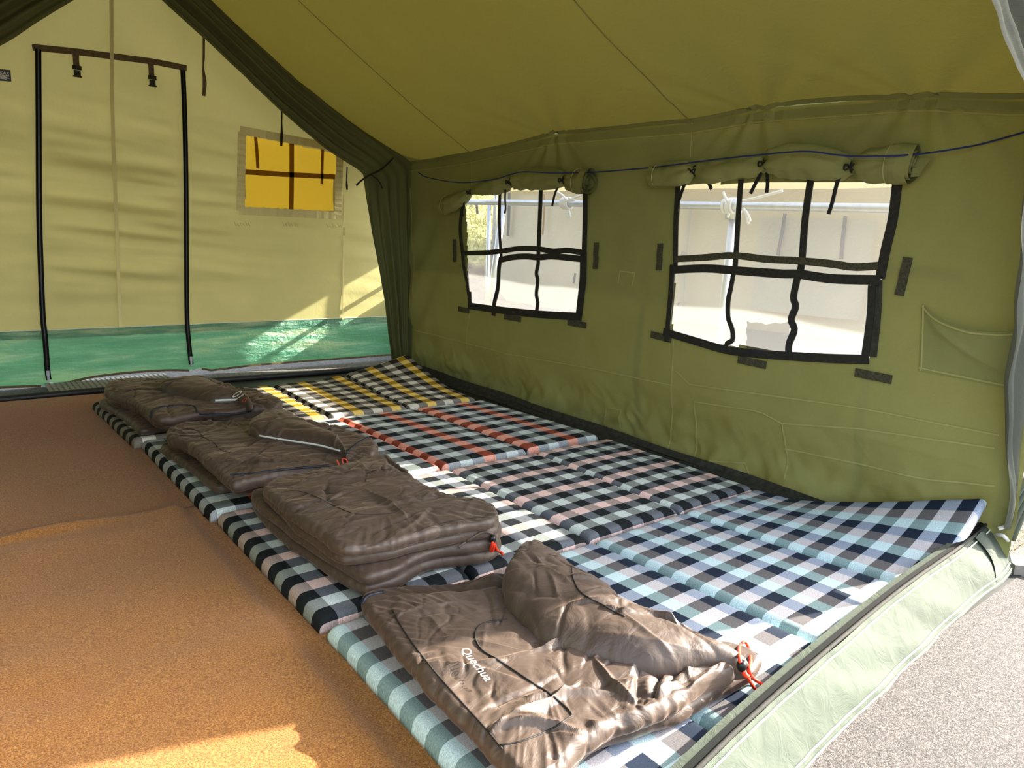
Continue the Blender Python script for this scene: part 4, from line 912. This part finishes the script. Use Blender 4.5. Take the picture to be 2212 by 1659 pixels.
qa, qb = onz(1000, 1416, .17), onz(1054, 1466, .17); print_on(root4, t4, 'Quechua', .06, (1027, 1441), (1054, 1466), 'white', shear=.3, along=tuple((qb-qa)[:2]), length=float(np.linalg.norm((qb-qa)[:2])), flat=True)
allm = [o for o in COL.objects if o.name.split('.')[0] == 'panel' and o.parent['label'].startswith('blue')]
ta = bvh([body4, hood4]+allm); ob = lambda x, y, off=.022: onbody(x, y, ta, off)
lk = ob(1602, 1438, .026)
lp = [ob(*q) for q in ((1600, 1392), (1608, 1386), (1617, 1398), (1621, 1425), (1619, 1450), (1630, 1468), (1646, 1478), (1656, 1488), (1652, 1499), (1634, 1492), (1616, 1465))]+[lk]+[ob(1597, 1420), ob(1596, 1400), ob(1600, 1392)]
toggle_cord(root4, lp, lk, .0042)
b = MB(); b.tube([lk+np.array(q) for q in ((0, 0, -.004), (.004, -.01, -.02), (.012, -.012, -.026))], .006, 6); b.obj('cord_end', M['redcord'], root4, True)

# ------------------------------------------------------------------ front sill skirt
top = spline(np.array([(-.2, -.09, .10), (.339, -.015, .115), (.62, .022, .115), (.97, .055, .12), (1.448, .096, .12), (1.9, .115, .125), (2.14, .13, .13), (2.24, .14, .14)]), 120)
bx = np.linspace(0, 1, 120); botc = spline(np.array([(-.3, -.26, .004), (.3, -.115, .004), (.676, -.070, .004), (.994, -.047, .004), (1.377, -.018, .004), (1.793, .010, .004), (2.06, .015, .004), (2.16, .02, .02)]), 120)
V = []; nj = 22
for i in range(120):
    for j in range(nj):
        t = j/(nj-1); p = top[i]*(1-t)+botc[i]*t; p = p+np.array([0, -.5, .8])*(.012*math.sin(t*math.pi)); V.append(p)
V = np.array(V); V += np.array([0, -.6, .6])*((.020*p2(V[:, 0]*5+V[:, 2]*9, V[:, 2]*9, 501) + .006*np.abs(p2(V[:, 0]*12-V[:, 2]*16, V[:, 2]*12, 503))) + .004*p2(V[:, 0]*22+V[:, 2]*26, V[:, 2]*9, 502))[:, None]
V[:, 2] = np.maximum(V[:, 2], .003)
root = empty('ground_skirt', (1., .02, 0), 'pale green tarpaulin skirt lying over the front sill, zip along its top', 'skirt')
mesh_obj('skirt_sheet', V, grid_faces(120, nj), M['skirt'], root); Vg = V.reshape(120, nj, 3)
for j in (2, 18, 20):
    b = MB(); b.ribbon(Vg[:, j]+np.array([0, -.001, .0015]), (0, -.6, .8), .004, .002); b.obj('stitching', M['threadlight'], root)
b = MB(); b.ribbon(top+np.array([0, .016, .006]), (0, -.2, .98), .012, .004); z = b.obj('zipper', M['zip'], root)
b = MB(); b.tube(top+np.array([0, .002, .007]), .0055, 7); b.obj('zip_welt', M['black'], root, True)
b = MB(); b.ribbon(top+np.array([0, .032, .004]), (0, .1, .99), .018, .003); b.obj('inner_hem', M['skirt'], root)
V = []                                                     # inner face of the sill, tarpaulin wall
for i in range(120):
    for t in np.linspace(0, 1, 6): V.append(top[i]+np.array([0, .036-.012*t, -(top[i][2]-.004)*t]))
mesh_obj('inner_face', V, grid_faces(120, 6), M['skirt'], root)
# folded end of the skirt and the rolled hem rising at the corner
V = []
for i in range(16):
    for j in range(10):
        u, t = i/15, j/9; p = np.array([2.02+.16*u, .02+.03*math.sin(u*3), .006])*(t)+np.array([2.06+.16*u, .12, .13])*(1-t); V.append(p+np.array([.012*math.sin(t*5), -.02*math.sin(t*3), .012*math.sin(u*6)]))
mesh_obj('folded_end', V, grid_faces(16, 10), M['skirt'], root)
b = MB()
for k in range(4): b.tube(spline(np.array([(2.235+.012*k, .10-.01*k, .09), (2.25+.02*k, .09-.012*k, .22), (2.31+.03*k, .06-.012*k, .34), (2.42+.03*k, .02-.02*k, .42)]), 20), .012, 6)
b.obj('rolled_hem', M['skirt'], root, True)
b = MB(); b.tube(spline(np.array([(2.17, .09, .15), (2.2, .06, .17), (2.23, .08, .15), (2.2, .1, .12), (2.17, .07, .13), (2.2, .05, .10)]), 40), .007, 7); b.obj('tie_knot', M['rope'], root, True)

# outdoor coil mat in front
n1, n2 = 60, 50; V = [(x, y, .006) for x in np.linspace(-1.9, 2.14, n1) for y in np.linspace(-2.6, .0, n2)]; V = np.array(V)
V[:, 2] += .003+.003*p2(V[:, 0]*3, V[:, 1]*3, 601); V[:, 1] -= 0
o = mesh_obj('outdoor_mat', V, grid_faces(n1, n2), M['coil']); tag(o, 'speckled pinkish-grey coil mat on the ground outside the front opening', 'mat')
b = MB(); ca_, sa_ = math.cos(-.75), math.sin(-.75); b.box((2.50, -.22, .018), (.80, .09, .040), [(ca_, -sa_, 0), (sa_, ca_, 0), (0, 0, 1)]); tag(b.obj('kerb', M['concrete']), 'short pale concrete kerb outside at the right edge', 'kerb')
b = MB()
for k in range(2200):
    x, y = 2.36+rng.random()*1.2, .08+rng.random()*.7; a_ = rng.random()*6.28; L = .03+.05*rng.random(); h = .006+.03*rng.random(); d = np.array([math.cos(a_), math.sin(a_), 0]); z = .004+.02*rng.random()
    p = np.array([x, y, z]); b.add([p-.002*np.array([-d[1], d[0], 0]), p+.002*np.array([-d[1], d[0], 0]), p+d*L+np.array([0, 0, h])], [(0, 1, 2)])
tag(b.obj('straw_litter', M['straw']), 'dry straw litter on the ground at the right edge', 'straw', kind='stuff')

# doormat in the gap before the far wall
c4 = [onz(115, 850, .01), onz(350, 815, .01), onz(352, 836, .01), onz(180, 812, .01)]
V = np.array([(-.20, 4.27, .004), (.50, 4.27, .004), (.50, 4.60, .004), (-.20, 4.60, .004)]); mt = MB(); mt.box((.15, 4.42, .010), (.70, .32, .012)); dm = mt.obj('doormat', M['doormat'], None); tag(dm, 'grey studded doormat in the gap before the zipped canvas door', 'doormat')
b = MB()
for i in range(24):
    for j in range(10): b.box((-.18+i*.0287, 4.28+j*.031, .0172), (.010, .010, .003))
b.obj('studs', M['gravel'], dm)['kind'] = 'stuff'

# ------------------------------------------------------------------ outside the windows
NX = 5.0
nb = empty('tent', (NX, 3.7, .3), 'pale canvas side of the neighbouring tent seen through both windows', 'tent')
n1, n2 = 120, 40; Yg = np.repeat(np.linspace(.9, 6.8, n1)[:, None], n2, 1); Zg = np.repeat(np.linspace(.1, 1.55, n2)[None, :], n1, 0)
Xg = NX + .03*p2(Yg*1.3, Zg*1.2, 701) + .012*p2(Yg*5+Zg*5, Zg*2, 702)
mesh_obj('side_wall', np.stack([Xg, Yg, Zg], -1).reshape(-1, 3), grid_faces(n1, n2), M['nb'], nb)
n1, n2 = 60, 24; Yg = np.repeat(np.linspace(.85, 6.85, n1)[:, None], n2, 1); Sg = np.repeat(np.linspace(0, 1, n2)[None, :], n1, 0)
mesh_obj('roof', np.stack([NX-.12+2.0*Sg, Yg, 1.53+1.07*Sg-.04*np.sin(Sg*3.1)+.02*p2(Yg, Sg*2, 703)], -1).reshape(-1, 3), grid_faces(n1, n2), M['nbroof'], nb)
Yg = np.repeat(np.linspace(1.0, 6.25, 30)[:, None], 8, 1); Zg = np.repeat(np.linspace(.1, 1.55, 8)[None, :], 30, 0)
xs = np.linspace(NX, NX+3.8, 30); V = []
for x in xs:
    t = 1.53+1.07*(1-abs(x-NX-1.9)/1.9)
    for k in range(10): V.append((x, 6.79, .1+(t-.1)*k/9))
mesh_obj('end_wall', V, grid_faces(30, 10), M['nb'], nb)
mesh_obj('end_wall', [(x, y-5.88, z) for x, y, z in V], grid_faces(30, 10), M['nb'], nb)
mesh_obj('side_wall', [(NX+3.8, y, z) for y in np.linspace(.9, 6.8, 20) for z in np.linspace(.1, 1.55, 6)], grid_faces(20, 6), M['nb'], nb)
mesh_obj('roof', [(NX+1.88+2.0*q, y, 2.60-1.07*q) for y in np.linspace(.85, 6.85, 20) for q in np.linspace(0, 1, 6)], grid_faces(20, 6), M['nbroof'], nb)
def nbp(px, py, off=.02): p = onx(px, py, NX); return np.array([p[0]-off, p[1], p[2]])
V = []
for i in range(20):
    for j in range(16):
        u, v_ = i/19, j/15; a0 = nbp(1648, 470, .05)*(1-u)+nbp(1902, 478, .05)*u; a1 = nbp(1632, 668, .07)*(1-u)+nbp(1862, 692, .07)*u; p = a0*(1-v_)+a1*v_; p[0] += .02*math.sin(u*7)*v_; V.append(p)
fl = mesh_obj('window_flap', V, grid_faces(20, 16), M['nb'], nb)
for pts, wd, mt_ in (([(1706, 462), (1700, 500), (1690, 552)], .03, 'grime'), ([(1836, 468), (1830, 520), (1827, 560)], .03, 'grime'), ([(1504, 430), (1499, 480), (1490, 560), (1484, 660)], .03, 'nb'), ([(1110, 418), (1109, 470), (1107, 510)], .05, 'grime'), ([(1186, 420), (1185, 470), (1182, 508)], .03, 'yellowstrap'), ([(1039, 440), (1041, 462)], .05, 'grime'), ([(1253, 590), (1249, 612)], .03, 'grime')):
    P = spline([nbp(*p, off=.07) for p in pts], 14); b = MB(); b.ribbon(P, (-1, 0, 0), wd, .004); b.obj('hanging_strap', M[mt_], nb)
for q in ((1478, 550), (1471, 660)):
    p = nbp(*q); b = MB(); b.tube([p+.03*np.array([0, math.cos(x), math.sin(x)]) for x in np.linspace(0, 6.28, 14)], .006, 5); b.obj('eyelet', M['steel'], nb)
# pipe frame between the tents
PX = 2.62
fr = empty('pipe_frame', (PX, 1.6, 0), 'galvanised pipe frame standing outside the windows', 'frame')
b = MB(); b.tube([(PX, y, 1.275+.004*(y-2)) for y in np.linspace(.2, 4.15, 12)], .021, 14); b.obj('cross_pipe', M['steel'], fr, True)
for px, top_, r_ in ((1576, 1.30, .021), ):
    y = onx(px, 470, PX)[1]; b = MB(); b.tube([(PX+.03, y, 0), (PX+.03, y, .65), (PX+.03, y, top_)], r_, 14); b.obj('upright', M['steel'], fr, True)
    b = MB(); b.tube([(PX, y-.05, 1.28), (PX, y-.03, 1.28), (PX, y+.03, 1.28), (PX, y+.05, 1.28)], [.028, .036, .036, .028], 12); b.box((PX+.03, y, 1.25), (.06, .06, .09)); b.obj('pipe_clamp', M['steel'], fr, True)
p0, p1 = onx(1083, 478, PX+.25), onx(1060, 640, PX+.25); d = (p1-p0)/(p1[2]-p0[2]); b = MB(); b.tube([p0+d*(1.27-p0[2]), p1+d*(.02-p1[2])], .026, 12); b.obj('upright', M['steel'], fr, True)
p0, p1 = onx(1057, 445, PX+.3), onx(1052, 640, PX+.3); d = (p1-p0)/(p1[2]-p0[2]); b = MB(); b.tube([p0+d*(1.30-p0[2]), p1+d*(.02-p1[2])], .017, 12); b.obj('upright', M['steel'], fr, True)
def knot(px, py, label, ends, k=7, R=.034):
    p = onx(px, py, PX); b = MB(); P = []
    for t in np.linspace(0, 1, k*14): a_ = t*k*2*math.pi; P.append((PX+R*math.cos(a_), p[1]-.035+.07*t+.006*math.sin(a_*.7), 1.275+.004*(p[1]-2)+R*math.sin(a_)))
    b.tube(P, .0085, 6)
    for e in ends: b.tube(spline([onx(x, y, PX-.05) for x, y in e], 16), .0075, 6)
    tag(b.obj('rope', M['rope'], None, True), label, 'rope')
knot(1224, 441, 'pale rope knotted round the pipe seen through the further window', [[(1225, 455), (1226, 466), (1232, 468), (1229, 455)], [(1222, 430), (1215, 422), (1200, 412)], [(1236, 430), (1250, 424), (1268, 418)], [(1228, 428), (1240, 432), (1222, 434)]])
knot(1578, 444, 'frayed pale rope tied round the pipe and upright seen through the nearer window', [[(1572, 435), (1566, 425), (1562, 415)], [(1598, 435), (1640, 426), (1690, 412)], [(1605, 450), (1612, 462), (1616, 484)], [(1610, 455), (1618, 470), (1620, 478)], [(1575, 460), (1572, 470)]], 4, .036)
# grassy bank beyond
n1, n2 = 60, 60; X_ = np.repeat(np.linspace(2.5, 12, n1)[:, None], n2, 1); Y_ = np.repeat(np.linspace(5.4, 15, n2)[None, :], n1, 0)
Z_ = ground_z(X_, Y_) + .03 + .62*np.clip(Y_-6.6+.25*(X_-5), 0, 5) + .25*p2(X_*.8, Y_*.8, 801)*sstep(6.4, 7.2, Y_) + .06*p2(X_*4, Y_*4, 802)*sstep(6.4, 7, Y_)
Z_ -= .2*sstep(6.2, 5.4, Y_)
bk = tag(mesh_obj('bank', np.stack([X_, Y_, Z_], -1).reshape(-1, 3), grid_faces(n1, n2), M['bank']), 'grassy earth bank behind the neighbouring tent', kind='structure')
b = MB(); tb = bvh([bk])
for k in range(5000):
    x, y = 3.2+rng.random()*4.5, 6.9+rng.random()*3.6; h = tb.ray_cast(Vector((x, y, 9)), Vector((0, 0, -1)))[0]
    if not h or h.z < .75: continue
    a_ = rng.random()*6.28; L = .08+.14*rng.random(); p = np.array(h); sd_ = .008*np.array([math.cos(a_), math.sin(a_), 0]); b.add([p-sd_, p+sd_, p+np.array([rng.normal()*.07, rng.normal()*.07-.03, L])], [(0, 1, 2)])
tag(b.obj('grass', M['blade']), 'pale dry grass growing on the bank', 'grass', kind='stuff')
# unseen tarpaulin, added to keep the low sun off the upper windows
V = []
for y in np.linspace(.15, 5.2, 60):
    zt = 2.38+.4*float(sstep(3.5, 3.8, y))
    for t in np.linspace(0, 1, 12): V.append((3.62+.10*t+.02*math.sin(y*6)*(1-t), y, 1.545+(zt-1.545)*t))
shade_tarp = mesh_obj('tarpaulin', V, grid_faces(60, 12), M['drape']); tag(shade_tarp, 'unseen olive tarpaulin added between the two tents to shade the windows', 'tarpaulin')
b = MB(); b.tube([(3.72, .15, 2.38), (3.72, 2, 2.385), (3.72, 3.6, 2.38)], .006, 6); b.obj('line', M['rope'], shade_tarp, True)
for y in (.15, 5.2):
    b = MB(); b.tube([(3.74, y, .0), (3.74, y, 2.3 if y < 1 else 2.85)], .02, 8); b.obj('pole', M['steel'], shade_tarp, True)
# unseen rail and panel, added to shape the sun stripes on the far wall
lb = empty('shade_barrier', (2.36, 4.4, 0), 'unseen low rail and canvas panel added to shape the sun on the far wall', 'shade_barrier')
b = MB(); b.tube([(2.36, 4.18, .70), (2.36, 4.9, .70)], .018, 8); b.obj('top_rail', M['steel'], lb, True)
b = MB(); b.box((2.36, 4.53, .29), (.02, .70, .58)); b.obj('canvas_panel', M['drape'], lb)
for y in (4.19, 4.87): b = MB(); b.tube([(2.385, y, .0), (2.385, y, .72)], .014, 8); b.obj('post', M['steel'], lb, True)
